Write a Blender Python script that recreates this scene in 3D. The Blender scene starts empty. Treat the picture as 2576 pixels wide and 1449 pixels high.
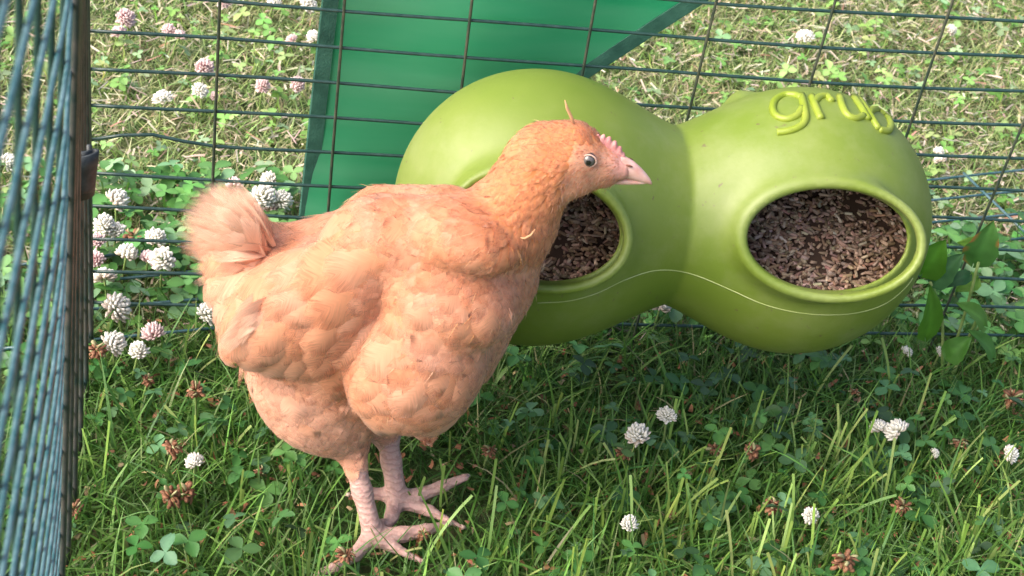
import bpy, math, random
import numpy as np
from mathutils import Vector, Matrix
from mathutils.bvhtree import BVHTree

rng = np.random.default_rng(11)
random.seed(11)
sc = bpy.context.scene

# ---------------------------------------------------------------- camera
CAM = np.array([0.08572105, -0.90200449, 0.69801891])
_p = (6.24463564e-01, -1.53248808e-01, 9.58980043e-02)
def _rod(w):
    w = np.array(w); t = np.linalg.norm(w); k = w / t
    K = np.array([[0, -k[2], k[1]], [k[2], 0, -k[0]], [-k[1], k[0], 0]])
    return np.eye(3) + math.sin(t) * K + (1 - math.cos(t)) * K @ K
RC = _rod(_p) @ np.array([[1, 0, 0], [0, 0, -1], [0, 1, 0.]])
FD = 5257.05 * 2576 / 3264
cam = bpy.data.cameras.new('camera')
cam.sensor_width = 36.0
cam.lens = 5257.05 / 3264 * 36.0
cam.clip_start = 0.02; cam.clip_end = 200
cam.dof.use_dof = True; cam.dof.focus_distance = 1.0; cam.dof.aperture_fstop = 24
camo = bpy.data.objects.new('camera', cam); sc.collection.objects.link(camo)
M = Matrix(((RC[0][0], -RC[1][0], -RC[2][0], CAM[0]), (RC[0][1], -RC[1][1], -RC[2][1], CAM[1]),
            (RC[0][2], -RC[1][2], -RC[2][2], CAM[2]), (0, 0, 0, 1)))
camo.matrix_world = M
sc.camera = camo

# ---------------------------------------------------------------- world and sun
SUN_EL, SUN_AZ = math.radians(40), math.radians(-106)   # azimuth from +Y, clockwise
w = bpy.data.worlds.new('World'); sc.world = w; w.use_nodes = True
nt = w.node_tree; bg = nt.nodes['Background']
sky = nt.nodes.new('ShaderNodeTexSky'); sky.sky_type = 'NISHITA'; sky.sun_disc = False
sky.sun_elevation = SUN_EL; sky.sun_rotation = SUN_AZ; sky.dust_density = 7.0; sky.air_density = 1.0; sky.ozone_density = 1.0
nt.links.new(sky.outputs[0], bg.inputs[0]); bg.inputs[1].default_value = 0.15
sun = bpy.data.lights.new('sun', 'SUN'); sun.energy = 2.05; sun.angle = math.radians(65); sun.color = (1, .945, .87)
suno = bpy.data.objects.new('sun', sun); sc.collection.objects.link(suno)
sd = Vector((math.sin(SUN_AZ) * math.cos(SUN_EL), math.cos(SUN_AZ) * math.cos(SUN_EL), math.sin(SUN_EL)))
suno.rotation_euler = sd.to_track_quat('Z', 'Y').to_euler()
sc.view_settings.view_transform = 'Standard'; sc.view_settings.look = 'None'
sc.view_settings.exposure = 1.05; sc.view_settings.gamma = 1
sc.cycles.max_bounces = 8; sc.cycles.transparent_max_bounces = 24

# ---------------------------------------------------------------- helpers
def ray(u, v):
    "direction of the photo position (2576 wide) in the world"
    return RC.T @ np.array([(u - 1288) / FD, (v - 724.5) / FD, 1.0])
def gr(u, v, z=0.0):
    d = ray(u, v); return CAM + d * (z - CAM[2]) / d[2]
def onplane(u, v, P0, N):
    d = ray(u, v); return CAM + d * (np.dot(P0 - CAM, N) / np.dot(d, N))
def ondepth(P): return np.dot(P - CAM, RC[2])
def px(r, P): return r * ondepth(P) / FD

def link(o): sc.collection.objects.link(o); return o
def mesh(name, V, F, mat=None, parent=None, smooth=True, col=None, mats=None, fmat=None, uv=None):
    V = np.asarray(V, np.float32); me = bpy.data.meshes.new(name)
    if isinstance(F, np.ndarray):
        k = F.shape[1]; n = len(F)
        me.vertices.add(len(V)); me.vertices.foreach_set('co', V.ravel())
        me.loops.add(n * k); me.loops.foreach_set('vertex_index', F.astype(np.int32).ravel())
        me.polygons.add(n); me.polygons.foreach_set('loop_start', np.arange(0, n * k, k, dtype=np.int32))
        me.update(calc_edges=True); me.validate()
    else:
        me.from_pydata([tuple(map(float, v)) for v in V], [], F)
    if col is not None:
        a = me.color_attributes.new('Col', 'FLOAT_COLOR', 'POINT')
        c = np.ones((len(V), 4), np.float32); c[:, :col.shape[1]] = col; a.data.foreach_set('color', c.ravel())
    if uv is not None:
        a = me.attributes.new('fuv', 'FLOAT_VECTOR', 'POINT'); c = np.zeros((len(V), 3), np.float32)
        c[:, :uv.shape[1]] = uv; a.data.foreach_set('vector', c.ravel())
    if smooth: me.polygons.foreach_set('use_smooth', [True] * len(me.polygons))
    for m in (mats or ([mat] if mat else [])): me.materials.append(m)
    if fmat is not None: me.polygons.foreach_set('material_index', np.asarray(fmat, np.int32))
    me.update()
    o = bpy.data.objects.new(name, me); link(o)
    if parent: o.parent = parent
    return o
def tag(o, label=None, cat=None, group=None, kind=None):
    if label: o['label'] = label
    if cat: o['category'] = cat
    if group: o['group'] = group
    if kind: o['kind'] = kind
    return o
def empty(name, loc=(0, 0, 0)):
    o = bpy.data.objects.new(name, None); o.location = [float(x) for x in loc]; o.empty_display_size = .02; return link(o)
def adopt(o, root):
    "parent a mesh whose vertices are in world coordinates to a thing's base empty"
    o.parent = root
    me = o.data; me.transform(Matrix.Translation(-Vector(root.location))); return o

def mat(name, base, rough=.6, nodes=None, spec=.4, **kw):
    m = bpy.data.materials.new(name); m.use_nodes = True
    b = m.node_tree.nodes['Principled BSDF']
    b.inputs['Base Color'].default_value = (*base, 1); b.inputs['Roughness'].default_value = rough
    b.inputs['Specular IOR Level'].default_value = spec
    for k, v in kw.items(): b.inputs[k].default_value = v
    if nodes: nodes(m.node_tree, b)
    return m
def N(nt, t, **kw):
    n = nt.nodes.new(t)
    for k, v in kw.items():
        if k in n.inputs: n.inputs[k].default_value = v
        else: setattr(n, k, v)
    return n
def noise_mix(nt, b, c1, c2, scale, lo=.35, hi=.65, detail=4, vec=None, bump=0, bscale=None, bdist=.001):
    g = N(nt, 'ShaderNodeNewGeometry')
    t = N(nt, 'ShaderNodeTexNoise', Scale=scale, Detail=detail)
    nt.links.new(g.outputs['Position'] if vec is None else vec, t.inputs['Vector'])
    r = N(nt, 'ShaderNodeValToRGB'); r.color_ramp.elements[0].position = lo; r.color_ramp.elements[1].position = hi
    r.color_ramp.elements[0].color = (*c1, 1); r.color_ramp.elements[1].color = (*c2, 1)
    nt.links.new(t.outputs['Fac'], r.inputs[0]); nt.links.new(r.outputs[0], b.inputs['Base Color'])
    if bump:
        t2 = N(nt, 'ShaderNodeTexNoise', Scale=bscale or scale, Detail=3)
        nt.links.new(g.outputs['Position'] if vec is None else vec, t2.inputs['Vector'])
        bp = N(nt, 'ShaderNodeBump', Strength=bump, Distance=bdist)
        nt.links.new(t2.outputs['Fac'], bp.inputs['Height']); nt.links.new(bp.outputs[0], b.inputs['Normal'])
    return r
def col_nodes(nt, b, translucent=0.0):
    a = N(nt, 'ShaderNodeAttribute', attribute_name='Col')
    nt.links.new(a.outputs['Color'], b.inputs['Base Color'])
    if translucent:
        out = nt.nodes['Material Output']; tr = N(nt, 'ShaderNodeBsdfTranslucent'); mx = N(nt, 'ShaderNodeMixShader', Fac=translucent)
        nt.links.new(a.outputs['Color'], tr.inputs['Color']); nt.links.new(b.outputs[0], mx.inputs[1]); nt.links.new(tr.outputs[0], mx.inputs[2])
        nt.links.new(mx.outputs[0], out.inputs['Surface'])

def tubes(paths, r, sides=8, taper=None):
    "paths: list of (n,3) arrays; r: radius or list of radii arrays. returns V, F(list)"
    V, F = [], []
    for pi, P in enumerate(paths):
        P = np.asarray(P, float); n = len(P)
        rr = r[pi] if isinstance(r, list) else r
        rr = np.full(n, rr) if np.isscalar(rr) else np.asarray(rr, float)
        T = np.gradient(P, axis=0); T /= np.linalg.norm(T, axis=1)[:, None] + 1e-12
        a = np.array([0, 0, 1.]) if abs(T[0, 2]) < .9 else np.array([1., 0, 0])
        b0 = len(V)
        for i in range(n):
            a = a - T[i] * a.dot(T[i]); a /= np.linalg.norm(a); c = np.cross(T[i], a)
            for k in range(sides):
                t = 2 * math.pi * k / sides
                V.append(P[i] + rr[i] * (math.cos(t) * a + math.sin(t) * c))
        for i in range(n - 1):
            for k in range(sides):
                k2 = (k + 1) % sides
                F.append((b0 + i * sides + k, b0 + i * sides + k2, b0 + (i + 1) * sides + k2, b0 + (i + 1) * sides + k))
        F.append(tuple(b0 + k for k in range(sides))[::-1]); F.append(tuple(b0 + (n - 1) * sides + k for k in range(sides)))
    return np.array(V), F
def wires(name, paths, r, m, root, sides=8):
    for p in paths:
        V_, F_ = tubes([p], r, sides); adopt(mesh(name, V_, F_, m), root)
def smooth_path(P, n=8):
    "Catmull-Rom through control points"
    P = np.asarray(P, float); Q = np.vstack([2 * P[0] - P[1], P, 2 * P[-1] - P[-2]]); out = []
    for i in range(1, len(Q) - 2):
        for t in np.linspace(0, 1, n, endpoint=False):
            out.append(.5 * (2 * Q[i] + (Q[i + 1] - Q[i - 1]) * t + (2 * Q[i - 1] - 5 * Q[i] + 4 * Q[i + 1] - Q[i + 2]) * t * t + (3 * Q[i] - Q[i - 1] - 3 * Q[i + 1] + Q[i + 2]) * t ** 3))
    out.append(Q[-2]); return np.array(out)

# ---- distance-field modelling
class Field:
    def __init__(s, lo, hi, h):
        s.lo = np.array(lo, float); s.h = h; s.n = np.ceil((np.array(hi) - s.lo) / h).astype(int) + 1
        s.f = np.full(s.n, .05, np.float32)
    def box(s, lo, hi):
        a = np.clip(np.floor((np.array(lo) - s.lo) / s.h).astype(int), 0, s.n - 1); b = np.clip(np.ceil((np.array(hi) - s.lo) / s.h).astype(int) + 1, 1, s.n)
        sl = tuple(slice(a[i], b[i]) for i in range(3))
        g = np.meshgrid(*[s.lo[i] + s.h * np.arange(a[i], b[i]) for i in range(3)], indexing='ij')
        return sl, np.stack(g, -1).astype(np.float32)
    def smin(s, sl, d, k):
        f = s.f[sl]
        if k <= 0: s.f[sl] = np.minimum(f, d); return
        hh = np.clip(.5 + .5 * (f - d) / k, 0, 1); s.f[sl] = f * (1 - hh) + d * hh - k * hh * (1 - hh)
    def cone(s, a, ra, b, rb, k=.01):
        a = np.array(a); b = np.array(b); m = max(ra, rb) + k * 1.5 + 3 * s.h
        sl, X = s.box(np.minimum(a, b) - m, np.maximum(a, b) + m)
        ab = b - a; t = np.clip(((X - a) @ ab) / max(ab @ ab, 1e-12), 0, 1)
        d = np.linalg.norm(X - (a + t[..., None] * ab), axis=-1) - (ra + t * (rb - ra)); s.smin(sl, d, k)
    def ell(s, c, ax, R, k=.01):
        "ax: rows = unit axes, R: three radii"
        m = max(R) + k * 1.5 + 3 * s.h; sl, X = s.box(c - m, c + m)
        q = (X - c) @ np.array(ax).T; k0 = np.linalg.norm(q / R, axis=-1); k1 = np.linalg.norm(q / (np.array(R) ** 2), axis=-1) + 1e-6
        s.smin(sl, k0 * (k0 - 1) / k1, k)
    def mesh(s):
        f = s.f; inside = f < 0; n = s.n
        c = [inside[i:n[0] - 1 + i, j:n[1] - 1 + j, k:n[2] - 1 + k] for i in (0, 1) for j in (0, 1) for k in (0, 1)]
        tot = sum(x.astype(np.uint8) for x in c); act = (tot > 0) & (tot < 8); idx = np.argwhere(act)
        off = np.array([(i, j, k) for i in (0, 1) for j in (0, 1) for k in (0, 1)])
        vals = np.stack([f[tuple((idx + o).T)] for o in off], 1)
        acc = np.zeros((len(idx), 3)); cnt = np.zeros(len(idx))
        for a in range(8):
            for b in range(a + 1, 8):
                if np.abs(off[a] - off[b]).sum() == 1:
                    va, vb = vals[:, a], vals[:, b]; m = (va < 0) != (vb < 0)
                    t = np.where(m, va / np.where(m, va - vb, 1), 0)
                    acc += np.where(m[:, None], off[a] + t[:, None] * (off[b] - off[a]), 0); cnt += m
        V = s.lo + s.h * (idx + acc / cnt[:, None])
        im = np.full(tuple(n - 1), -1, np.int32); im[tuple(idx.T)] = np.arange(len(idx)); F = []
        for ax in range(3):
            sl0 = [slice(None)] * 3; sl1 = [slice(None)] * 3; sl0[ax] = slice(0, -1); sl1[ax] = slice(1, None)
            A, B = inside[tuple(sl0)], inside[tuple(sl1)]; u, v = (ax + 1) % 3, (ax + 2) % 3
            for flip, mk in ((0, A & ~B), (1, ~A & B)):
                e = np.argwhere(mk); e = e[(e[:, u] > 0) & (e[:, v] > 0) & (e[:, u] < n[u] - 1) & (e[:, v] < n[v] - 1)]
                q = []
                for du, dv in ((-1, -1), (0, -1), (0, 0), (-1, 0)):
                    g = e.copy(); g[:, u] += du; g[:, v] += dv; q.append(im[tuple(g.T)])
                q = np.stack(q, 1); F.append(q[:, ::-1] if flip else q)
        F = np.vstack(F); return V, F[(F >= 0).all(1)]
def relax(V, F, it=3, lam=.5):
    e = np.vstack([F[:, [0, 1]], F[:, [1, 2]], F[:, [2, 3]], F[:, [3, 0]]]); e = np.vstack([e, e[:, ::-1]])
    deg = np.bincount(e[:, 0], minlength=len(V)).astype(float)[:, None]
    for i in range(it * 2):
        L = np.stack([np.bincount(e[:, 0], V[e[:, 1], k], len(V)) for k in range(3)], 1) / deg - V
        V = V + (lam if i % 2 == 0 else -lam * 1.04) * L
    return V
def vnormals(V, F):
    n = np.cross(V[F[:, 2]] - V[F[:, 0]], V[F[:, 3]] - V[F[:, 1]]); out = np.zeros_like(V)
    for k in range(4):
        for c in range(3): out[:, c] += np.bincount(F[:, k], n[:, c], len(V))
    return out / (np.linalg.norm(out, axis=1)[:, None] + 1e-12)

# ================================================================ GROUND
def soil(nt, b):
    r = noise_mix(nt, b, (.05, .07, .022), (.22, .20, .10), 90, .35, .7, 6, bump=.6, bscale=300, bdist=.004)
    t = N(nt, 'ShaderNodeTexNoise', Scale=14.0, Detail=5); g = nt.nodes.new('ShaderNodeNewGeometry'); nt.links.new(g.outputs['Position'], t.inputs['Vector'])
    r2 = N(nt, 'ShaderNodeValToRGB'); r2.color_ramp.elements[0].position = .4; r2.color_ramp.elements[1].position = .6
    mx = N(nt, 'ShaderNodeMixRGB', Color2=(.06, .11, .03, 1)); nt.links.new(t.outputs['Fac'], r2.inputs[0]); nt.links.new(r2.outputs[0], mx.inputs[0])
    nt.links.new(r.outputs[0], mx.inputs[1]); nt.links.new(mx.outputs[0], b.inputs['Base Color'])
m_soil = mat('soil_and_thatch', (.1, .1, .05), .95, soil)
gx = np.concatenate([np.linspace(-60, -2, 12), np.linspace(-1, 2, 60), np.linspace(3, 60, 12)])
gy = np.concatenate([np.linspace(-60, -2, 12), np.linspace(-1, 2, 60), np.linspace(3, 60, 12)])
GX, GY = np.meshgrid(gx, gy, indexing='ij')
GZ = .003 * np.sin(GX * 23 + 1) * np.sin(GY * 19) - .002
gi = np.arange(GX.size).reshape(GX.shape)
GF = np.stack([gi[:-1, :-1], gi[1:, :-1], gi[1:, 1:], gi[:-1, 1:]], -1).reshape(-1, 4)
tag(mesh('ground', np.stack([GX, GY, GZ], -1).reshape(-1, 3), GF, m_soil), kind='structure')

def in_view(X, m=60):
    Y = (X - CAM) @ RC.T; u = FD * Y[:, 0] / Y[:, 2] + 1288; v = FD * Y[:, 1] / Y[:, 2] + 724.5
    return (u > -m) & (u < 2576 + m) & (v > -m) & (v < 1449 + m * 3) & (Y[:, 2] > 0)
def scatter(n, x0, x1, y0, y1):
    P = np.stack([rng.uniform(x0, x1, n), rng.uniform(y0, y1, n), np.zeros(n)], 1)
    return P[in_view(P, 160) | (in_view(P, 1100) & (rng.uniform(0, 1, n) < .45))]
def pal(n, cols, wts, jit=.18):
    c = np.array(cols)[rng.choice(len(cols), n, p=np.array(wts) / sum(wts))]
    return np.clip(c * (1 + jit * rng.standard_normal((n, 1))) * (1 + .06 * rng.standard_normal((n, 3))), .004, .95)
def blades(P, L, W, tilt, bend, cols, seg=4, az=None, zoff=0., tipw=.12, ribbon=False):
    n = len(P); az = rng.uniform(0, 2 * np.pi, n) if az is None else az
    d = np.stack([np.cos(az), np.sin(az), 0 * az], 1); s = np.stack([-np.sin(az), np.cos(az), 0 * az], 1)
    tw = rng.uniform(-1.2, 1.2, n)
    V = np.zeros((n, seg + 1, 2, 3)); pos = P.copy(); pos[:, 2] += zoff
    for i in range(seg + 1):
        t = i / seg; th = tilt + bend * t
        if i: pos = pos + (L / seg)[:, None] * (np.sin(th)[:, None] * d + np.cos(th)[:, None] * np.array([0, 0, 1.]))
        if i: pos[:, 2] = np.maximum(pos[:, 2], .002 + .003 * (i % 2))
        ww = W * (1 - (1 - tipw) * t ** 1.8) if not ribbon else W
        a = tw * t; nn = np.cross(s, np.sin(th)[:, None] * d + np.cos(th)[:, None] * np.array([0, 0, 1.]))
        sv = np.cos(a)[:, None] * s + np.sin(a)[:, None] * nn
        V[:, i, 0] = pos - sv * ww[:, None] / 2; V[:, i, 1] = pos + sv * ww[:, None] / 2
    b = np.arange(n)[:, None] * (seg + 1) * 2 + np.arange(seg)[None] * 2
    F = np.stack([b, b + 1, b + 3, b + 2], -1).reshape(-1, 4)
    C = np.repeat(cols[:, None], (seg + 1) * 2, 1)
    return V.reshape(-1, 3), F, C.reshape(-1, 3)
def merge(parts):
    V, F, C, o = [], [], [], 0
    for v, f, c in parts: V.append(v); F.append(f + o); C.append(c); o += len(v)
    return np.vstack(V), np.vstack(F), np.vstack(C)
def leaflets(P, R, Nn, az, cols, cup=.25):
    "round-ish leaflet: a 3x5 patch, base at P, pointing az in the plane of normal Nn"
    n = len(P); t = np.linspace(0, 1, 5); wd = np.array([.10, .62, .92, .80, .22])
    ref = np.stack([np.cos(az), np.sin(az), 0 * az], 1); ref = ref - Nn * (ref * Nn).sum(1)[:, None]; ref /= np.linalg.norm(ref, axis=1)[:, None]
    sd_ = np.cross(Nn, ref); V = np.zeros((n, 5, 3, 3))
    for i in range(5):
        for j in (-1, 0, 1):
            V[:, i, j + 1] = P + ref * (R * 1.15 * (t[i] + (0.05 if (i == 4 and j) else 0)))[:, None] + sd_ * (R * .5 * wd[i] * j)[:, None] + Nn * (R * (cup * .35 * abs(j) * wd[i] - .22 * cup * t[i] ** 2))[:, None]
    b = np.arange(n)[:, None] * 15 + (np.arange(4)[:, None] * 3 + np.arange(2)[None]).ravel()[None]
    F = np.stack([b, b + 1, b + 4, b + 3], -1).reshape(-1, 4)
    C = np.repeat(cols[:, None], 15, 1).reshape(n, 5, 3, 3); C[:, :, 1] *= 1.18; C[:, 0:1] *= 1.15
    return V.reshape(-1, 3), F, C.reshape(-1, 3)
def trefoils(P, R, h, cols):
    out = []; n = len(P); tilt = rng.uniform(0, .65, n); ta = rng.uniform(0, 6.28, n)
    Nn = np.stack([np.sin(tilt) * np.cos(ta), np.sin(tilt) * np.sin(ta), np.cos(tilt)], 1)
    a0 = rng.uniform(0, 6.28, n); top = P.copy(); top[:, 2] = h
    for k in range(3):
        out.append(leaflets(top, R * rng.uniform(.85, 1.1, n), Nn, a0 + k * 2.094 + rng.uniform(-.2, .2, n), cols * rng.uniform(.88, 1.12, (n, 1)), rng.uniform(.1, .8)))
    # petiole
    base = P + np.stack([rng.uniform(-.012, .012, n), rng.uniform(-.012, .012, n), 0 * h], 1)
    V = np.zeros((n, 3, 2, 3)); mid = (base + top) / 2 + rng.uniform(-.003, .003, (n, 3)); sdx = np.array([1, .2, 0]) * .0006
    for i, q in enumerate((base, mid, top)): V[:, i, 0] = q - sdx; V[:, i, 1] = q + sdx
    b = np.arange(n)[:, None] * 6 + np.arange(2)[None] * 2
    F = np.stack([b, b + 1, b + 3, b + 2], -1).reshape(-1, 4)
    out.append((V.reshape(-1, 3), F, np.repeat(cols[:, None] * np.array([1.5, 1.3, 1.0]), 6, 1).reshape(-1, 3)))
    return merge(out)

m_grass = mat('grass_blade', (.06, .12, .03), .45, lambda nt, b: col_nodes(nt, b, .32), spec=.35)
m_leaf = mat('clover_leaf', (.05, .12, .04), .5, lambda nt, b: col_nodes(nt, b, .22), spec=.4)
m_straw = mat('straw', (.4, .3, .18), .7, lambda nt, b: col_nodes(nt, b, .15))

G = np.array([0.190, -0.168, 0.0])         # under the bird
def keep(P, pr):                            # thin out where the feet tread
    d = np.hypot(P[:, 0] - G[0] - .015, P[:, 1] - G[1] + .01); return rng.uniform(0, 1, len(P)) < np.where(d < .055, pr, 1)
# inside the pen: long dark grass
P = scatter(29500, -.06, 1.05, -.40, .02); P = P[keep(P, .45)]; P = P[(P[:, 1] < -.014) | (P[:, 0] > .22)]; n = len(P)
near = np.hypot(P[:, 0] - G[0] - .015, P[:, 1] - G[1] + .01) < .060
cg = pal(n, [(.055, .145, .022), (.09, .21, .038), (.14, .275, .06), (.21, .32, .11), (.36, .34, .18)], [4, 5, 3, 1.2, .35])
L = rng.uniform(.018, .055, n) * np.where(near, .4, 1)
b1 = blades(P, L, rng.uniform(.0008, .0020, n), rng.uniform(0, .8, n), rng.uniform(.2, 1.7, n), cg, 4)
P = scatter(12500, -.06, 1.05, -.40, .02); n = len(P); cg = pal(n, [(.05, .13, .025), (.09, .19, .04), (.20, .30, .09)], [4, 4, 1])
b2 = blades(P, rng.uniform(.012, .03, n), rng.uniform(.0005, .0011, n), rng.uniform(.4, 1.3, n), rng.uniform(-.3, .8, n), cg, 3)
V, F, C = merge([b1, b2])
tag(mesh('grass_in_pen', V, F, m_grass, col=C), 'long dark green grass inside the wire pen', 'grass', kind='stuff')
# bare clover stalks standing in the front right
P = np.vstack([scatter(260, .27, .60, -.30, -.12), scatter(170, -.02, .62, -.33, -.04)]); n = len(P)
cg = pal(n, [(.26, .40, .09), (.34, .46, .15), (.17, .31, .07)], [3, 2, 2], .1)
V, F, C = blades(P, rng.uniform(.025, .062, n), np.full(n, .0017), rng.uniform(0, .35, n), rng.uniform(-.5, .8, n), cg, 6, ribbon=True)
stalk_a = (V, F, C)
V2, F2, C2 = blades(P, rng.uniform(.02, .05, n), np.full(n, .0012), rng.uniform(0, .5, n), rng.uniform(-.6, 1.2, n), cg, 6, ribbon=True)
V, F, C = merge([stalk_a, (V2, F2, C2)])
tag(mesh('clover_stalks', V, F, m_grass, col=C), 'pale green leafless stalks standing among the grass in the pen', 'stalks', kind='stuff')
# long fresh blades over the rest, more of them to the front
P = np.vstack([scatter(700, -.02, .62, -.33, -.02), scatter(500, .2, .62, -.30, -.12)]); P = P[keep(P, .1)]; n = len(P)
cg = pal(n, [(.13, .28, .05), (.20, .36, .08), (.09, .23, .06)], [3, 2, 2], .12)
V, F, C = blades(P, rng.uniform(.035, .075, n), rng.uniform(.0014, .0028, n), rng.uniform(.2, 1.0, n), rng.uniform(.2, 1.5, n), cg, 6)
tag(mesh('long_grass', V, F, m_grass, col=C), 'longer fresh green grass blades arching over the pen floor', 'grass', kind='stuff')
# clover leaves in the pen
P = scatter(800, -.05, 1.05, -.40, -.02); P = P[keep(P, .08)]; n = len(P); R = rng.uniform(.0035, .0105, n)
cg = pal(n, [(.045, .14, .035), (.07, .19, .05), (.10, .22, .10), (.05, .12, .05)], [4, 4, 2, 2], .15)
A = trefoils(P, R, rng.uniform(.012, .040, n), cg)
tag(mesh('clover_leaves_in_pen', A[0], A[1], m_leaf, col=A[2]), 'round green clover leaves growing in the pen grass', 'clover', kind='stuff')
# beyond the fence: short mown turf with dry clippings
parts = []
P = scatter(150000, -.65, 1.55, -.01, .85); n = len(P)
cg = pal(n, [(.15, .26, .07), (.25, .37, .12), (.34, .42, .17), (.42, .42, .23), (.48, .42, .28)], [2, 4, 4, 3, 2.2])  # paler for dry turf, with the lawn's stronger light also in the palette
parts.append(blades(P, rng.uniform(.008, .024, n), rng.uniform(.0008, .0020, n), rng.uniform(.5, 1.4, n), rng.uniform(0, .6, n), cg, 2))
P = scatter(16000, -.40, -.0, -.40, .03); P = P[P[:, 0] < -.01]; n = len(P)
cg = pal(n, [(.09, .18, .04), (.17, .27, .08), (.30, .32, .15)], [3, 4, 2])
parts.append(blades(P, rng.uniform(.01, .03, n), rng.uniform(.0008, .0020, n), rng.uniform(.3, 1.3, n), rng.uniform(0, .8, n), cg, 2))
V, F, C = merge(parts)
tag(mesh('mown_grass', V, F, m_grass, col=C), 'short pale mown grass outside the pen', 'grass', kind='stuff')
P = scatter(17000, -.65, 1.55, -.0, .85); n = len(P)
cg = pal(n, [(.44, .41, .28), (.42, .35, .27), (.50, .47, .36), (.35, .21, .15), (.50, .40, .34)], [4, 3, 4, .8, 2])
c1 = blades(P, rng.uniform(.004, .017, n), rng.uniform(.0007, .0019, n), rng.uniform(1.25, 1.65, n), rng.uniform(-.3, .3, n), cg, 2, zoff=.010, ribbon=True)
P2 = scatter(1500, -.04, .70, -.36, .0); n2 = len(P2)
cg = pal(n2, [(.30, .13, .07), (.38, .18, .10), (.46, .34, .20)], [3, 3, 1.5])
c2 = blades(P2, rng.uniform(.003, .009, n2), rng.uniform(.0012, .0040, n2), rng.uniform(.7, 1.7, n2), rng.uniform(-1.6, 1.6, n2), cg, 4, zoff=.012, tipw=.5)
V, F, C = merge([c1, c2])
tag(mesh('dry_clippings', V, F, m_straw, col=C), 'dry straw coloured grass clippings and brown leaf bits on the lawn', 'clippings', kind='stuff')
P = scatter(4100, -.65, 1.55, -.01, .85); n = len(P); d = P[:, 1]
cg = pal(n, [(.14, .30, .07), (.20, .37, .10), (.22, .35, .18), (.29, .41, .15)], [3, 4, 2, 2], .15)
A = trefoils(P, rng.uniform(.003, .0085, n), rng.uniform(.006, .020, n), cg)
P = scatter(1200, -.10, 1.0, .006, .16); n = len(P)
cg = pal(n, [(.07, .20, .05), (.12, .28, .08), (.16, .30, .15)], [3, 4, 2], .15)
B = trefoils(P, rng.uniform(.006, .012, n), rng.uniform(.012, .038, n), cg)
P = scatter(900, -.35, -.01, -.40, .05); n = len(P); cg = pal(n, [(.08, .2, .05), (.13, .28, .08)], [1, 1])
Cc = trefoils(P, rng.uniform(.005, .010, n), rng.uniform(.010, .03, n), cg)
A = merge([A, B, Cc])
tag(mesh('clover_on_lawn', A[0], A[1], m_leaf, col=A[2]), 'bright green clover and broad leaves in the lawn outside the pen', 'clover', kind='stuff')

# ================================================================ WIRE PEN
def wire_mat(name, c1, c2):
    return mat(name, c1, .32, lambda nt, b: noise_mix(nt, b, c1, c2, 160, .35, .7, 4, bump=.25, bscale=900, bdist=.0006), spec=.6)
m_wire = wire_mat('dark_green_coated_wire', (.012, .045, .042), (.035, .075, .07))
m_wire_v = wire_mat('weathered_upright_wire', (.025, .045, .035), (.085, .085, .065))
m_wire_b = wire_mat('wire_with_sky_sheen', (.022, .085, .10), (.10, .175, .205))  # green coat with the sky's bluish highlights mixed into its base colour
m_wire_w = mat('worn_brown_wire', (.04, .04, .035), .4, lambda nt, b: noise_mix(nt, b, (.014, .030, .032), (.072, .068, .066), 90, .3, .62, 5, bump=.3, bscale=700, bdist=.0006), spec=.5)
CELL = .075
dx = [0, .009, -.012, .008, .007, -.006, -.015, -.001, .038, .045, .05]; ln = [0, .0007, -.002, -.0047, -.0011, .0054, .0109, .0077, .0163, .016, .016]
dz = [0, .022, .015, -.003, -.046, -.062, -.043, -.002, .08, .1, .1]
def back_pt(i, j, yo=0.):                   # column i (75 mm), row j (25 mm, 0 = the ninth above the bottom)
    i0 = int(min(max(math.floor(i), 0), 9)); t = i - i0
    g = lambda a: a[i0] * (1 - t) + a[i0 + 1] * t
    return np.array([CELL * (i + g(dx) + g(ln) * j), yo, CELL * ((j + g(dz)) / 3 + 3)])
root = empty('wire_mesh_panel', (.35, 0, 0))
tag(root, 'dark green wire mesh panel standing behind the bird and the feeder', 'wire fence', 'wire panels of the pen')
hp, hr = [], []
for j in range(-9, 16):
    P = [back_pt(i, j, .0012 * math.sin(i * 1.7 + j)) for i in np.arange(0, 10.01, .25)]
    if j == -3:                             # one bent wire at the left
        for q, i in enumerate(np.arange(0, 10.01, .25)):
            if i < 1.3: P[q] = P[q] + np.array([0, 0, .0065 * math.exp(-((i - .45) / .33) ** 2) - .0012 * (i < .2)])
    hp.append(np.array(P))
wires('cross_wire', hp, .00112, m_wire, root)
vp = [np.array([back_pt(i, j, -.0018) for j in np.arange(-9, 15.6, 1.0)]) for i in range(0, 11)]
wires('upright_wire', vp, .00098, m_wire_v, root)

# left panel, seen almost edge on
Q = dict(n0=6.20, m=.629, z0=6.66, k=1.25, a=.0269, b=.0119, lean=.055, lean2=-.1164)
def left_pt(c, r, off=0.):
    n_ = Q['n0'] - Q['m'] * c; z = Q['z0'] + Q['k'] * r / 3
    return CELL * np.array([(Q['a'] + Q['lean'] * z) * min(1, max(0, n_ - .2) / 4.2) ** .8 + Q['b'] * n_ + off / CELL, -n_ + Q['lean2'] * z, z])
root = empty('wire_mesh_panel', (0, -.3, 0))
tag(root, 'blue green wire mesh panel seen nearly edge on at the left', 'wire fence', 'wire panels of the pen')
cmax = Q['n0'] / Q['m']
hp = [np.array([left_pt(c + f_, r, o_) for c in range(-4, int(cmax) + 1) for f_, o_ in ((.0, .0), (.5, 0.)) if c + f_ < cmax - .1]) for r in range(-15, 4)]
wires('cross_wire', hp, .00102, m_wire_b, root)
vp = [np.array([left_pt(c, r, -.0021) for r in np.arange(-15.5, 3.2, .5)]) for c in range(-4, 4)]
wires('upright_wire', vp, .00115, m_wire, root)
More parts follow.
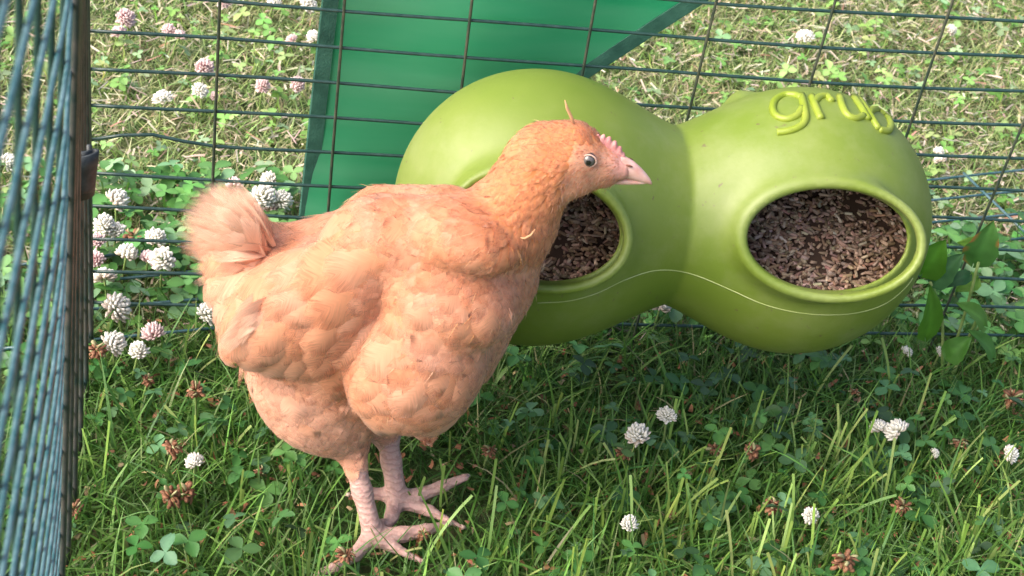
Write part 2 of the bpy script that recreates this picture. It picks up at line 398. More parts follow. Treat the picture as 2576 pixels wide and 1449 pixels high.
vp = [np.array([left_pt(c, r, .0021) for r in np.arange(-15.5, 3.2, .5)]) for c in range(4, int(cmax) + 1)]
wires('upright_wire', vp, .0015, m_wire_w, root)
# the corner edge wires, worn brown
ep = [np.array([[x, y, 0.0], [x + .001, y, .2], [x, y, .40]]) for x, y in ((-.0012, -.008), (-.0005, -.021), (-.0035, -.030), (.0005, -.043))]
wires('edge_wire', ep, .0016, m_wire_w, root)

# a third panel lying flat on the lawn under the fence
root = empty('wire_mesh_panel', (.3, .05, .02))
tag(root, 'teal wire mesh panel lying flat in the clover behind the fence', 'wire fence', 'wire panels of the pen')
a = math.radians(14); dv = np.array([math.cos(a), math.sin(a), 0]); nv = np.array([-math.sin(a), math.cos(a), 0])
hp = [np.array([np.array([0, .058, .021]) + dv * s + nv * (-.031 * k) + np.array([0, 0, .002 * math.sin(9 * s + k)]) for s in np.arange(-.08, 1.02, .05)]) for k in range(0, 4)]
wires('cross_wire', hp, .0011, m_wire_b, root)
hp = [np.array([np.array([0, .058, .0235]) + dv * s + nv * q for q in (.002, -.03, -.06, -.096)]) for s in np.arange(-.03, 1.0, .094)]
wires('upright_wire', hp, .0011, m_wire_b, root)

# spring clip joining the two standing panels
m_clip = mat('black_plastic', (.02, .028, .034), .6, lambda nt, b: noise_mix(nt, b, (.014, .02, .026), (.06, .07, .075), 220, .4, .8, 3), spec=.6)
top = onplane(210, 377, np.array([.0, -.20, 0]), np.array([0, 1., 0])); botz = onplane(205, 488, np.array([.0, -.20, 0]), np.array([0, 1., 0]))[2]
root = empty('panel_clip', (top[0], top[1], botz)); tag(root, 'black plastic clip gripping the corner where two wire panels meet', 'clip')
prof = [(-.0050, .003), (-.0045, -.004), (.0000, -.0065), (.0050, -.003), (.0068, .0005), (.0040, .0012), (.0012, -.0015), (-.0010, -.002)]
prof = smooth_path([(x, y, 0) for x, y in prof], 5); T = np.gradient(prof, axis=0); T /= np.linalg.norm(T, axis=1)[:, None]; NN = np.stack([-T[:, 1], T[:, 0], 0 * T[:, 0]], 1)
th = .0007; inn, out = prof - NN * th, prof + NN * th; H = top[2] - botz; V, F = [], []; n = len(prof)
for zi in range(5):
    z = H * zi / 4; sx = 1 - .10 * zi / 4 * 0; sh = np.array([-.0025 * (1 - zi / 4), 0, z])
    V += [p * sx + sh for p in inn] + [p * sx + sh for p in out]
for zi in range(4):
    o = zi * 2 * n; o2 = o + 2 * n
    for i in range(n - 1):
        F.append((o + i, o + i + 1, o2 + i + 1, o2 + i)); F.append((o + n + i + 1, o + n + i, o2 + n + i, o2 + n + i + 1))
    F.append((o + n, o, o2, o2 + n)); F.append((o + n - 1, o + 2 * n - 1, o2 + 2 * n - 1, o2 + n - 1))
for o, fl in ((0, 1), (8 * n, 0)):
    for i in range(n - 1):
        q = (o + i, o + n + i, o + n + i + 1, o + i + 1); F.append(q[::-1] if fl == 0 else q)
mesh('clip_body', np.array(V), F, m_clip, root)
V, F = tubes([np.array([[.0025, .002, -.001], [.0025, .002, H * .5], [.0025, .002, H + .0015]])], .0013, 8); mesh('inner_pin', V, F, m_clip, root)

# ================================================================ SHADE CLOTH
def cloth_nodes(nt, b):
    g = N(nt, 'ShaderNodeNewGeometry'); mp = N(nt, 'ShaderNodeMapping'); mp.inputs['Rotation'].default_value = (0, math.radians(38), 0); mp.inputs['Scale'].default_value = (3, 20, 26)
    nt.links.new(g.outputs['Position'], mp.inputs['Vector'])
    noise_mix(nt, b, (.02, .36, .165), (.15, .48, .29), 1.0, .3, .72, 4, vec=mp.outputs[0], bump=.5, bscale=1.0, bdist=.003)
    out = nt.nodes['Material Output']; tr = N(nt, 'ShaderNodeBsdfTranslucent', Color=(.05, .50, .27, 1)); mx = N(nt, 'ShaderNodeMixShader', Fac=.35)
    nt.links.new(b.outputs[0], mx.inputs[1]); nt.links.new(tr.outputs[0], mx.inputs[2]); nt.links.new(mx.outputs[0], out.inputs['Surface'])
m_cloth = mat('green_shade_cloth', (.02, .22, .12), .75, cloth_nodes)
m_hem = mat('dark_green_hem', (.012, .07, .05), .7, lambda nt, b: noise_mix(nt, b, (.02, .085, .065), (.05, .16, .12), 60, .35, .7, 4, bump=.4, bscale=700, bdist=.001))
P0 = np.array([0, .022, 0]); NY = np.array([0, 1., 0.02])
def cl(u, v): return onplane(u, v, P0, NY)
# left edge, bottom corner, sloping edge (extended above the picture)
TL, BC, TR = cl(858, -420), cl(738, 700), cl(2330, -370)
root = empty('shade_cloth', (BC[0], BC[1], 0)); tag(root, 'translucent green cloth flap with dark hems hanging behind the wire fence', 'cloth')
nu, nv_ = 26, 26; V = []
for i in range(nu + 1):
    for j in range(nv_ + 1):
        s, t = i / nu, j / nv_                     # s: up along the left edge, t: across to the sloping edge
        L_ = BC + (TL - BC) * s; R_ = BC + (TR - BC) * s; q = L_ + (R_ - L_) * t
        q = q + np.array([0, .004 * math.sin(q[0] * 16 + q[2] * 30) * math.sin(math.pi * t) + .003 * math.sin(q[0] * 41 - q[2] * 22), 0]); V.append(q)
V = np.array(V); gi = np.arange(len(V)).reshape(nu + 1, nv_ + 1)
F = np.stack([gi[:-1, :-1], gi[:-1, 1:], gi[1:, 1:], gi[1:, :-1]], -1).reshape(-1, 4)
o = adopt(mesh('cloth_sheet', V, F, m_cloth), root)
md = o.modifiers.new('thick', 'SOLIDIFY'); md.thickness = .0006
def hem(idx, wdt, inward, side):
    P = V[idx]; T = np.gradient(P, axis=0); T /= np.linalg.norm(T, axis=1)[:, None] + 1e-9
    vv, ff = [], []
    for i in range(len(P)):
        for f_, yo in ((-.10, .0004), (.0, -.0008), (.5, -.0009), (1, -.0008), (1, .0008), (.5, .0009), (0, .0008)):
            vv.append(P[i] + inward * wdt * f_ + np.array([0, yo, 0]))
    for i in range(len(P) - 1):
        for k in range(7):
            k2 = (k + 1) % 7; ff.append((i * 7 + k, i * 7 + k2, i * 7 + 7 + k2, i * 7 + 7 + k))
    ff.append(tuple(range(7))); ff.append(tuple((len(P) - 1) * 7 + k for k in range(7))[::-1])
    return mesh('hem', np.array(vv), ff, m_hem, smooth=False)
adopt(hem(gi[:, 0], .0095, np.array([1, 0, 0.1]), 0), root)
e = TR - BC; e /= np.linalg.norm(e); inw = np.array([-e[2], 0, e[0]])
adopt(hem(gi[:, -1], .0092, inw, 1), root)

# ================================================================ FEEDER
CL = np.array([.2660, -.082, .1690]); CR = np.array([.4318, -.082, .1698]); AX = np.eye(3)
RS = np.array([.0838, .078, .0850]); RSR = np.array([.0815, .078, .0838])
F1 = Field((.165, -.185, .07), (.535, .01, .268), .0016)
F1.ell(CL, AX, RS, 0); F1.ell(CR, AX, RSR, 0)
F1.cone(CL + [.02, 0, 0], .050, CR - [.02, 0, 0], .050, .038)
# hanging hook at the back of the right ball
hk = onplane(1862, 250, np.array([0, -.035, 0]), NY); F1.cone(hk + [.006, 0, -.016], .008, hk + [.002, .004, -.004], .0055, .012); F1.cone(hk + [.002, .004, -.004], .0050, hk + [.004, .030, -.022], .0035, .003)
def sphere_hit(u, v, c, R):
    d = ray(u, v); o = (CAM - c) / R; dd = d / R; A = dd @ dd; B = 2 * o @ dd; Cq = o @ o - 1; t = (-B - math.sqrt(B * B - 4 * A * Cq)) / (2 * A); return CAM + d * t
XG = np.stack(np.meshgrid(*[F1.lo[i] + F1.h * np.arange(F1.n[i]) for i in range(3)], indexing='ij'), -1).astype(np.float32)
openings = []
for (u, v, c, R, tiltdeg, ra, rb) in ((2092, 606, CR, RSR, 4, .0478, .0295), (1358, 575, CL, RS, 12, .0462, .0295)):
    hit = sphere_hit(u, v, c, R); nn = (CAM - hit) / np.linalg.norm(CAM - hit) * .45 + (hit - c) / np.linalg.norm(hit - c) * .55; nn /= np.linalg.norm(nn)
    a1 = RC[0] * math.cos(math.radians(tiltdeg)) + RC[1] * math.sin(math.radians(tiltdeg)); a1 = a1 - nn * a1.dot(nn); a1 /= np.linalg.norm(a1); a2 = np.cross(nn, a1)
    openings.append((c, hit, nn, a1, a2, ra, rb))
def ell2(q1, q2, ra, rb):
    k0 = np.sqrt((q1 / ra) ** 2 + (q2 / rb) ** 2) + 1e-6; k1 = np.sqrt((q1 / ra ** 2) ** 2 + (q2 / rb ** 2) ** 2) + 1e-6; return k0 * (k0 - 1) / k1
wall = .0042
for (c, hit, nn, a1, a2, ra, rb) in openings:
    q = XG - hit; q1, q2, q3 = q @ a1, q @ a2, q @ nn
    de = ell2(q1, q2, ra + .0035, rb + .0035)
    # collar: a rounded ring following the ball, standing a little proud
    ring = np.sqrt(de ** 2 + (np.clip(q3 + .004, -1, 0) + np.clip(q3 - .0005, 0, 1)) ** 2) - .0028
    ring = np.where(q3 < -.035, .05, ring)
    f = F1.f; k = .013; hh = np.clip(.5 + .5 * (f - ring) / k, 0, 1); F1.f = (f * (1 - hh) + ring * hh - k * hh * (1 - hh)).astype(np.float32)
# hollow
inner = Field(F1.lo, F1.lo + F1.h * (F1.n - 1), F1.h); inner.ell(CL, AX, RS - wall, 0); inner.ell(CR, AX, RSR - wall, 0)
n3 = tuple(np.minimum(F1.n, inner.n)); sl = tuple(slice(0, k) for k in n3)
F1.f[sl] = np.maximum(F1.f[sl], -inner.f[sl])
for (c, hit, nn, a1, a2, ra, rb) in openings:
    q = XG - hit; q1, q2, q3 = q @ a1, q @ a2, q @ nn
    cut = np.maximum(ell2(q1, q2, ra, rb), -(q3 + .045))
    k = .003; f = F1.f; d = -cut; hh = np.clip(.5 - .5 * (f - d) / k, 0, 1); F1.f = (f * (1 - hh) + d * hh + k * hh * (1 - hh)).astype(np.float32)
del XG
fv, ff = F1.mesh(); fv = relax(fv, ff, 5)
def feeder_nodes(nt, b):
    noise_mix(nt, b, (.130, .200, .022), (.190, .248, .048), 16, .25, .78, 6, bump=.12, bscale=420, bdist=.0006)
    r = N(nt, 'ShaderNodeTexNoise', Scale=40.0, Detail=4); g = N(nt, 'ShaderNodeNewGeometry'); nt.links.new(g.outputs['Position'], r.inputs['Vector'])
    m = N(nt, 'ShaderNodeMapRange'); m.inputs['To Min'].default_value = .34; m.inputs['To Max'].default_value = .56
    src = b.inputs['Base Color'].links[0].from_socket
    d1 = N(nt, 'ShaderNodeTexNoise', Scale=210.0, Detail=2); nt.links.new(g.outputs['Position'], d1.inputs['Vector'])
    dr = N(nt, 'ShaderNodeValToRGB'); dr.color_ramp.elements[0].position = .70; dr.color_ramp.elements[1].position = .78; nt.links.new(d1.outputs['Fac'], dr.inputs[0])
    dm = N(nt, 'ShaderNodeMixRGB', Color2=(.13, .11, .05, 1)); nt.links.new(dr.outputs[0], dm.inputs[0]); nt.links.new(src, dm.inputs[1])
    d2 = N(nt, 'ShaderNodeTexNoise', Scale=9.0, Detail=7, Roughness=.7); nt.links.new(g.outputs['Position'], d2.inputs['Vector'])
    er = N(nt, 'ShaderNodeValToRGB'); er.color_ramp.elements[0].position = .48; er.color_ramp.elements[1].position = .75; er.color_ramp.elements[1].color = (.4, .4, .4, 1); nt.links.new(d2.outputs['Fac'], er.inputs[0])
    em = N(nt, 'ShaderNodeMixRGB', Color2=(.34, .36, .20, 1)); nt.links.new(er.outputs[0], em.inputs[0]); nt.links.new(dm.outputs[0], em.inputs[1]); nt.links.new(em.outputs[0], b.inputs['Base Color'])
    nt.links.new(r.outputs['Fac'], m.inputs['Value']); nt.links.new(m.outputs[0], b.inputs['Roughness'])
m_feed = mat('lime_green_plastic', (.34, .45, .05), .42, feeder_nodes, spec=.45, **{'Subsurface Weight': .0})
feeder = empty('bird_feeder', (.349, -.082, .085)); tag(feeder, 'lime green double ball plastic feeder hanging on the wire with two oval openings', 'feeder')
shell = adopt(mesh('shell', fv, ff, m_feed), feeder)
bvh = BVHTree.FromPolygons([Vector(v) for v in fv], [tuple(map(int, f)) for f in ff])
def hit(u, v):
    d = ray(u, v); r = bvh.ray_cast(Vector(CAM), Vector(d).normalized()); return (np.array(r[0]), np.array(r[1])) if r[0] is not None else (None, None)
# mould seam
P = []
for (u, v) in smooth_path([(1352, 762, 0), (1430, 757, 0), (1500, 738, 0), (1570, 705, 0), (1640, 682, 0), (1700, 681, 0), (1760, 696, 0), (1840, 730, 0), (1920, 765, 0), (2000, 785, 0), (2080, 792, 0), (2160, 786, 0), (2230, 762, 0), (2285, 715, 0), (2312, 665, 0)], 6)[:, :2]:
    q, nn = hit(u, v)
    if q is not None and (not P or np.linalg.norm(q - P[-1]) < .02): P.append(q + nn * .0001)
m_seam = mat('pale_mould_seam', (.50, .58, .22), .5, lambda nt, b: noise_mix(nt, b, (.32, .40, .12), (.44, .50, .24), 50))
V, F = tubes([np.array(P)], .00032, 6); adopt(mesh('mould_seam', V, F, m_seam), feeder)
# raised lettering, laid over the top of the right ball
m_let = mat('lime_green_lettering', (.40, .50, .045), .42, lambda nt, b: noise_mix(nt, b, (.20, .275, .02), (.25, .31, .045), 50), spec=.45)
letters = [
    [[(2016, 247), (2000, 240), (1972, 240), (1950, 254), (1944, 275), (1956, 294), (1982, 300), (2006, 290), (2018, 272)],
     [(2016, 240), (2024, 275), (2026, 300), (2014, 318), (1985, 330), (1955, 334)]],
    [[(2042, 243), (2052, 270), (2066, 300)], [(2047, 258), (2062, 245), (2080, 243), (2093, 256)]],
    [[(2112, 243), (2120, 270), (2132, 290), (2152, 298), (2172, 292)], [(2148, 246), (2166, 272), (2184, 302)]],
    [[(2160, 248), (2184, 284), (2210, 326)], [(2184, 284), (2203, 275), (2226, 290), (2240, 314), (2232, 330), (2210, 326)]]]
def top_surface(u, v):
    "the lettering's own curve over the ball top; strokes past the rim of the view keep to the ball"
    q, nn = hit(u, v)
    if q is None:
        d = ray(u, v); P_ = CAM + d * ((CR - CAM) @ d / (d @ d)); r = bvh.find_nearest(Vector(P_)); q, nn = np.array(r[0]), np.array(r[1])
    return q, nn
for lt in letters:
    paths = []
    for st in lt:
        P = []
        for (u, v) in smooth_path([(a_, b_, 0) for a_, b_ in st], 5)[:, :2]:
            q, nn = top_surface(u, v)
            if P and np.linalg.norm(q - P[-1]) < .0004: continue
            P.append(q + nn * .0001)
        paths.append(np.array(P))
    V, F = tubes(paths, .0024, 8); adopt(mesh('raised_letter', V, F, m_let), feeder)
# feed inside
def pel_nodes(nt, b): col_nodes(nt, b)
m_pel = mat('brown_feed', (.14, .08, .055), .8, pel_nodes)
for ci, (c, R) in enumerate(((CL, RS), (CR, RSR))):
    n = 3600; Rr = R - .0050
    x = rng.uniform(-1, 1, (60000, 2)) * Rr[:2]; x = x[((x / Rr[:2]) ** 2).sum(1) < .97]
    yy = x[:, 1]; z = -.043 + (yy + .074) * .58 + .004 * np.sin(x[:, 0] * 120) * np.sin(yy * 90)
    ok = (x[:, 0] / Rr[0]) ** 2 + (yy / Rr[1]) ** 2 + (z / Rr[2]) ** 2 < .93; x, yy, z = x[ok][:n], yy[ok][:n], z[ok][:n]; n = len(x)
    P = np.stack([x[:, 0], yy, z + rng.uniform(-.0025, .002, n)], 1) + c
    az = rng.uniform(0, 6.28, n); el = rng.uniform(-.5, .5, n); d = np.stack([np.cos(az) * np.cos(el), np.sin(az) * np.cos(el), np.sin(el)], 1)
    s = np.stack([-np.sin(az), np.cos(az), 0 * az], 1); t = np.cross(d, s); Lh = rng.uniform(.0012, .0040, n); rd = rng.uniform(.0007, .0013, n)
    V = np.zeros((n, 4, 5, 3))
    for i, (f_, rr) in enumerate(((-1, .45), (-.8, 1), (.8, 1), (1, .45))):
        for k in range(5):
            an = k * 2 * math.pi / 5; V[:, i, k] = P + d * (Lh * f_)[:, None] + (rd * rr)[:, None] * (math.cos(an) * s + math.sin(an) * t)
    b0 = np.arange(n)[:, None] * 20; F = []
    for i in range(3):
        for k in range(5): F.append(np.stack([b0[:, 0] + i * 5 + k, b0[:, 0] + i * 5 + (k + 1) % 5, b0[:, 0] + i * 5 + 5 + (k + 1) % 5, b0[:, 0] + i * 5 + 5 + k], 1))
    for i in (0, 3): F.append(np.stack([b0[:, 0] + i * 5 + k for k in (0, 1, 2, 3)], 1)); F.append(np.stack([b0[:, 0] + i * 5 + k for k in (0, 3, 4, 4)], 1)[:, [0, 1, 2, 0]] * 0 + np.stack([b0[:, 0] + i * 5 + k for k in (0, 2, 3, 4)], 1))
    C = np.repeat(pal(n, [(.38, .25, .18), (.50, .36, .28), (.26, .17, .12), (.62, .49, .40)], [4, 4, 2, 1]), 20, 0)
    # bed under the loose pellets
    m2 = 30; th_ = np.linspace(0, 2 * math.pi, 37)[:-1]; bv = [(0, 0)] + [(r * math.cos(t_), r * math.sin(t_)) for r in np.linspace(.05, .985, m2) for t_ in th_]
    bv = np.array(bv) * Rr[:2] * .97; bz = -.043 + (bv[:, 1] + .074) * .58 - .002
    lim = Rr[2] * np.sqrt(np.clip(.93 - (bv[:, 0] / Rr[0]) ** 2 - (bv[:, 1] / Rr[1]) ** 2, .0, 1)); bz = np.clip(bz, -lim, lim)
    BV = np.column_stack([bv, bz]) + c; o0 = n * 20
    BF = [(o0 + 1 + r * 36 + k, o0 + 1 + (r + 1) * 36 + k, o0 + 1 + (r + 1) * 36 + (k + 1) % 36, o0 + 1 + r * 36 + (k + 1) % 36) for r in range(m2 - 1) for k in range(36)]
    BF += [(o0, o0 + 1 + k, o0 + 1 + k + 1, o0 + 1 + (k + 2) % 36) for k in range(0, 35, 2)]
    Vall = np.vstack([V.reshape(-1, 3), BV]); Fall = np.vstack(F + [np.array(BF)]); Call = np.vstack([C, np.tile([[.07, .04, .028]], (len(BV), 1))])
    tag(mesh('feed_crumbs', Vall, Fall, m_pel, col=Call, smooth=False), ['brown feed crumbs in the left ball partly hidden by the bird', 'brown feed crumbs inside the right ball below the raised letters'][ci], 'feed', kind='stuff')

# ================================================================ THE YOUNG HEN
HA = math.radians(-12); HV = np.array([math.cos(HA), math.sin(HA), 0]); WV = np.array([math.sin(HA), -math.cos(HA), 0]); UZ = np.array([0, 0, 1.])
def B(u, v, w=0.0):
    "photo position on the bird's own upright plane, w metres toward its right side"
    return onplane(u, v, G + WV * w, WV)
fb = Field((.03, -.30, -.004), (.37, -.06, .31), .0016)
def bc(p, q, k=.012):
    (u1, v1, r1, w1), (u2, v2, r2, w2) = p, q; A_, B_ = B(u1, v1, w1), B(u2, v2, w2); fb.cone(A_, px(r1, A_), B_, px(r2, B_), k)
bc((845, 740, 190, 0), (1120, 715, 185, 0), .01)
bc((845, 745, 185, 0), (740, 745, 140, 0), .01)
bc((1145, 700, 178, 0), (1060, 830, 190, .002), .012)
bc((1060, 830, 185, 0), (1035, 960, 115, .006), .016)
bc((840, 800, 185, 0), (790, 940, 150, 0), .02)
bc((790, 940, 142, .006), (815, 1010, 118, .008), .014)
bc((815, 1010, 112, .010), (882, 1122, 38, .014), .016)
bc((900, 950, 130, -.016), (965, 1075, 48, -.018), .016)
bc((745, 735, 130, 0), (660, 690, 98, 0), .016)
bc((665, 680, 88, 0), (618, 585, 50, 0), .012)
bc((610, 665, 68, 0), (568, 680, 32, 0), .012)
bc((1060, 1000, 75, .010), (1074, 1098, 9, .012), .012)
# far shoulder, wing and flank masses
bc((960, 560, 90, -.03), (1120, 560, 88, -.02), .012)
def be(u, v, w, ru, rv, rw, deg, k=.01, yaw=0):
    c = B(u, v, w); a = math.radians(deg); e1 = HV * math.cos(a) - UZ * math.sin(a); e2 = HV * math.sin(a) + UZ * math.cos(a)
    e1 = e1 * math.cos(yaw) + WV * math.sin(yaw); e3 = np.cross(e1, e2); fb.ell(c, [e1, e2, e3], np.array([px(ru, c), px(rv, c), rw]), k)
be(785, 768, .036, 225, 140, .024, -42, .014)       # folded wing, near side
bc((672, 825, 58, .044), (596, 866, 16, .042), .010)
bc((740, 770, 118, .014), (640, 760, 60, .018), .016)
be(1130, 745, .030, 170, 120, .030, 10, .008)
be(1045, 905, .036, 172, 205, .034, 14, .007)        # breast side in front of the wing
# hackle cape lying over shoulder and back
be(1200, 590, .026, 120, 62, .024, 14, .005)
be(1040, 590, .020, 190, 78, .024, 4, .020)       # shoulder
be(800, 720, -.036, 250, 150, .020, -30, .008)
# neck, head
bc((1215, 655, 135, 0), (1285, 555, 104, .002), .014)
bc((1285, 555, 103, .002), (1338, 468, 90, .003), .010)
bc((1338, 468, 89, .003), (1378, 405, 80, .004), .008)
bc((1372, 392, 82, .004), (1440, 385, 76, .004), .006)
bc((1440, 388, 72, .004), (1515, 413, 46, .004), .006)
bc((1515, 413, 44, .004), (1560, 424, 30, .004), .004)
bc((1440, 435, 52, .004), (1520, 446, 24, .004), .006)
bc((1385, 450, 60, .006), (1440, 440, 55, .006), .006)
bc((1400, 425, 20, .018), (1412, 448, 16, .018), .004)
# shanks and toes
ZF = .016
def toe(pts, r, k=.0025):
    P = [gr(u, v, z) for u, v, z in pts]
    for i in range(len(P) - 1): fb.cone(P[i], px(r[i], P[i]), P[i + 1], px(r[i + 1], P[i + 1]), k)
nf = gr(940, 1352, ZF); ff_ = gr(1000, 1258, ZF)
k1, k2 = B(882, 1120, .016), B(968, 1060, -.018)
fb.cone(k1, px(30, k1), (k1 + nf) / 2, px(24, nf), .004); fb.cone((k1 + nf) / 2, px(24, nf), nf, px(26, nf), .004)
fb.cone(k2, px(31, k2), (k2 + ff_) / 2, px(24, ff_), .004); fb.cone((k2 + ff_) / 2, px(24, ff_), ff_, px(27, ff_), .004)
toe([(940, 1350, ZF), (1010, 1345, .016), (1070, 1335, .017), (1128, 1318, .015)], [24, 20, 16, 9])
toe([(945, 1356, ZF), (990, 1376, .015), (1058, 1412, .012)], [20, 14, 7])
toe([(932, 1352, ZF), (893, 1396, .014), (842, 1428, .014), (800, 1443, .013)], [24, 17, 13, 10])
toe([(935, 1340, ZF), (950, 1322, .020), (965, 1310, .018)], [16, 12, 8])
toe([(1000, 1255, ZF), (1050, 1248, .017), (1110, 1225, .020), (1172, 1200, .024)], [26, 19, 15, 10])
toe([(1005, 1262, ZF), (1080, 1285, .015), (1160, 1326, .012)], [18, 14, 6])
toe([(998, 1255, ZF), (985, 1300, .015), (972, 1325, .014)], [24, 17, 12])
toe([(985, 1245, ZF), (935, 1242, .018), (880, 1245, .018)], [20, 14, 5])
V, F = fb.mesh(); V = relax(V, F, 4); NB = vnormals(V, F)
def local(X):
    q = X - G; return q @ HV, q @ WV, q[..., 2]
def uvof(X):
    Y = (X - CAM) @ RC.T; return FD * Y[..., 0] / Y[..., 2] + 1288, FD * Y[..., 1] / Y[..., 2] + 724.5
# regions are set in the bird's own side plane so they hold on both sides
S_, W_, Z_ = local(V); Vf = G + S_[:, None] * HV + np.abs(W_)[:, None] * WV + Z_[:, None] * UZ; UU, VV = uvof(Vf)
def sstep(x, a, b): t = np.clip((x - a) / (b - a), 0, 1); return t * t * (3 - 2 * t)
leg = 1 - sstep(Z_, .056, .064); 
face = sstep(UU + .35 * (VV - 400), 1408, 1462) * sstep(VV, 352, 368) * (VV < 520) * (UU > 1380)
face = np.maximum(face, sstep(UU, 1535, 1550) * (VV < 520))
buff = np.array([.55, .23, .10]); skin = np.array([.62, .31, .21]); legc = np.array([.54, .35, .315])
C = buff[None] + 0 * V; C = C * (1 - face[:, None]) + skin * face[:, None]; C = C * (1 - leg[:, None]) + legc * leg[:, None]
brow = np.clip(np.exp(-(((UU - 1500) / 60) ** 2 + ((VV - 368) / 16) ** 2)) + np.exp(-(((UU - 1408) / 16) ** 2 + ((VV - 418) / 24) ** 2)), 0, 1)
C = C * (1 - .6 * brow[:, None]) + np.array([.68, .27, .11]) * .6 * brow[:, None]
pk = sstep(UU, 1515, 1560) * (VV < 480) * (1 - leg); C = C * (1 - .7 * pk[:, None]) + np.array([.66, .33, .30]) * .7 * pk[:, None]
gape = np.exp(-((VV - (452 + .02 * (UU - 1510))) / 3.0) ** 2) * (UU > 1508) * (UU < 1600) * (VV < 520); C = C * (1 - .55 * gape[:, None]) + np.array([.30, .11, .09]) * .55 * gape[:, None]
pur = np.exp(-(((UU - 1400) / 22) ** 2 + ((VV - 462) / 20) ** 2)); C = C * (1 - .6 * pur[:, None]) + np.array([.42, .17, .2]) * .6 * pur[:, None]
def body_nodes(nt, b):
    a = N(nt, 'ShaderNodeAttribute', attribute_name='Col'); g = N(nt, 'ShaderNodeNewGeometry')
    t = N(nt, 'ShaderNodeTexNoise', Scale=420.0, Detail=5); nt.links.new(g.outputs['Position'], t.inputs['Vector'])
    hv = N(nt, 'ShaderNodeHueSaturation'); m = N(nt, 'ShaderNodeMapRange'); m.inputs['To Min'].default_value = .62; m.inputs['To Max'].default_value = 1.36
    nt.links.new(t.outputs['Fac'], m.inputs['Value']); nt.links.new(m.outputs[0], hv.inputs['Value']); nt.links.new(a.outputs['Color'], hv.inputs['Color']); nt.links.new(hv.outputs[0], b.inputs['Base Color'])
    # scutes: bands across the shanks
    sp = N(nt, 'ShaderNodeSeparateXYZ'); nt.links.new(g.outputs['Position'], sp.inputs[0])
    wv = N(nt, 'ShaderNodeTexWave', Scale=105.0, Distortion=6.0, **{'Detail Scale': 2.0}); wv.bands_direction = 'Z'; nt.links.new(g.outputs['Position'], wv.inputs['Vector'])
    ad = N(nt, 'ShaderNodeMath', operation='ADD'); nt.links.new(wv.outputs['Fac'], ad.inputs[0]); nt.links.new(t.outputs['Fac'], ad.inputs[1])
    lt = N(nt, 'ShaderNodeMath', operation='LESS_THAN'); lt.inputs[1].default_value = .066; nt.links.new(sp.outputs[2], lt.inputs[0])
    ml = N(nt, 'ShaderNodeMath', operation='MULTIPLY'); nt.links.new(wv.outputs['Fac'], ml.inputs[0]); nt.links.new(lt.outputs[0], ml.inputs[1])
    nt.links.new(ml.outputs[0], ad.inputs[0])
    pw = N(nt, 'ShaderNodeMath', operation='POWER'); pw.inputs[1].default_value = 5; nt.links.new(ml.outputs[0], pw.inputs[0])
    dk = N(nt, 'ShaderNodeMixRGB', blend_type='MULTIPLY', Color2=(.80, .74, .74, 1)); nt.links.new(pw.outputs[0], dk.inputs[0]); nt.links.new(hv.outputs[0], dk.inputs[1]); nt.links.new(dk.outputs[0], b.inputs['Base Color'])
    bp = N(nt, 'ShaderNodeBump', Strength=.45, Distance=.0006); nt.links.new(ad.outputs[0], bp.inputs['Height']); nt.links.new(bp.outputs[0], b.inputs['Normal'])
m_body = mat('skin_and_down', (.6, .3, .2), .6, body_nodes, spec=.3, **{'Subsurface Weight': .15, 'Subsurface Scale': .003})
bird = empty('young_hen', G); tag(bird, 'buff orange young hen standing in profile on the grass in front of the feeder', 'hen')
body = adopt(mesh('body', V, F, m_body, col=C), bird)

# ---- plumage: overlapping feathers following the flow of the coat
ctrl = np.array([  # u, v, du, dv, length mm, width ratio, lift, pale
    (1430, 320, -1, -.05, 9, .28, .10, .0), (1350, 330, -1, .05, 13, .26, .11, .05), (1300, 380, -1, .22, 16, .26, .24, .1), (1480, 345, -1, -.25, 4, .5, .08, .1),
    (1400, 440, -.5, .7, 8, .3, .10, .3), (1310, 470, -.5, .85, 17, .24, .09, .05), (1230, 560, -.7, .7, 21, .28, .08, .1), (1410, 520, -.25, 1, 13, .28, .13, .35),
    (1360, 620, -.35, 1, 17, .35, .13, .35), (1340, 760, -.45, 1, 16, .55, .10, .45), (1250, 700, -.8, .6, 18, .55, .06, .35), (1150, 640, -1, .35, 17, .55, .06, .1),
    (1100, 800, -.8, .55, 26, .68, .05, .5), (980, 900, -.75, .7, 25, .68, .06, .15), (1100, 960, -.55, .8, 24, .66, .06, .3), (1060, 1060, -.2, .9, 17, .55, .10, .25),
    (1230, 880, -.4, 1, 20, .6, .07, .4), (1000, 500, -1, .12, 20, .55, .06, .3), (860, 540, -1, .35, 22, .5, .07, .3), (740, 600, -1, .55, 26, .45, .08, .35), (950, 650, -1, .45, 22, .55, .07, .25),
    (800, 700, -.8, .75, 27, .48, .08, .35), (850, 820, -.65, .9, 24, .52, .08, .25), (680, 740, -.65, .95, 34, .36, .09, .35), (600, 820, -.55, 1, 34, .30, .15, .6), (770, 900, -.4, .9, 22, .5, .09, .2),
    (650, 980, .15, 1, 17, .6, .07, 1.15), (760, 1050, .4, .85, 17, .6, .07, 1.1), (720, 960, .2, 1, 17, .6, .07, 1.0), (860, 1100, .15, 1, 13, .55, .08, .8), (960, 1060, .1, 1, 12, .5, .1, .4),
    (660, 600, -.9, -.4, 24, .40, .10, .6), (620, 560, -.95, -.3, 22, .38, .10, .8), (580, 620, -1, .30, 22, .36, .10, .65), (580, 680, -.7, .8, 24, .36, .10, .45), (620, 700, -.55, .9, 26, .4, .1, .3)])
BU, BS = HV, None
bb = BVHTree.FromPolygons([Vector(v) for v in V], [tuple(map(int, f)) for f in F])
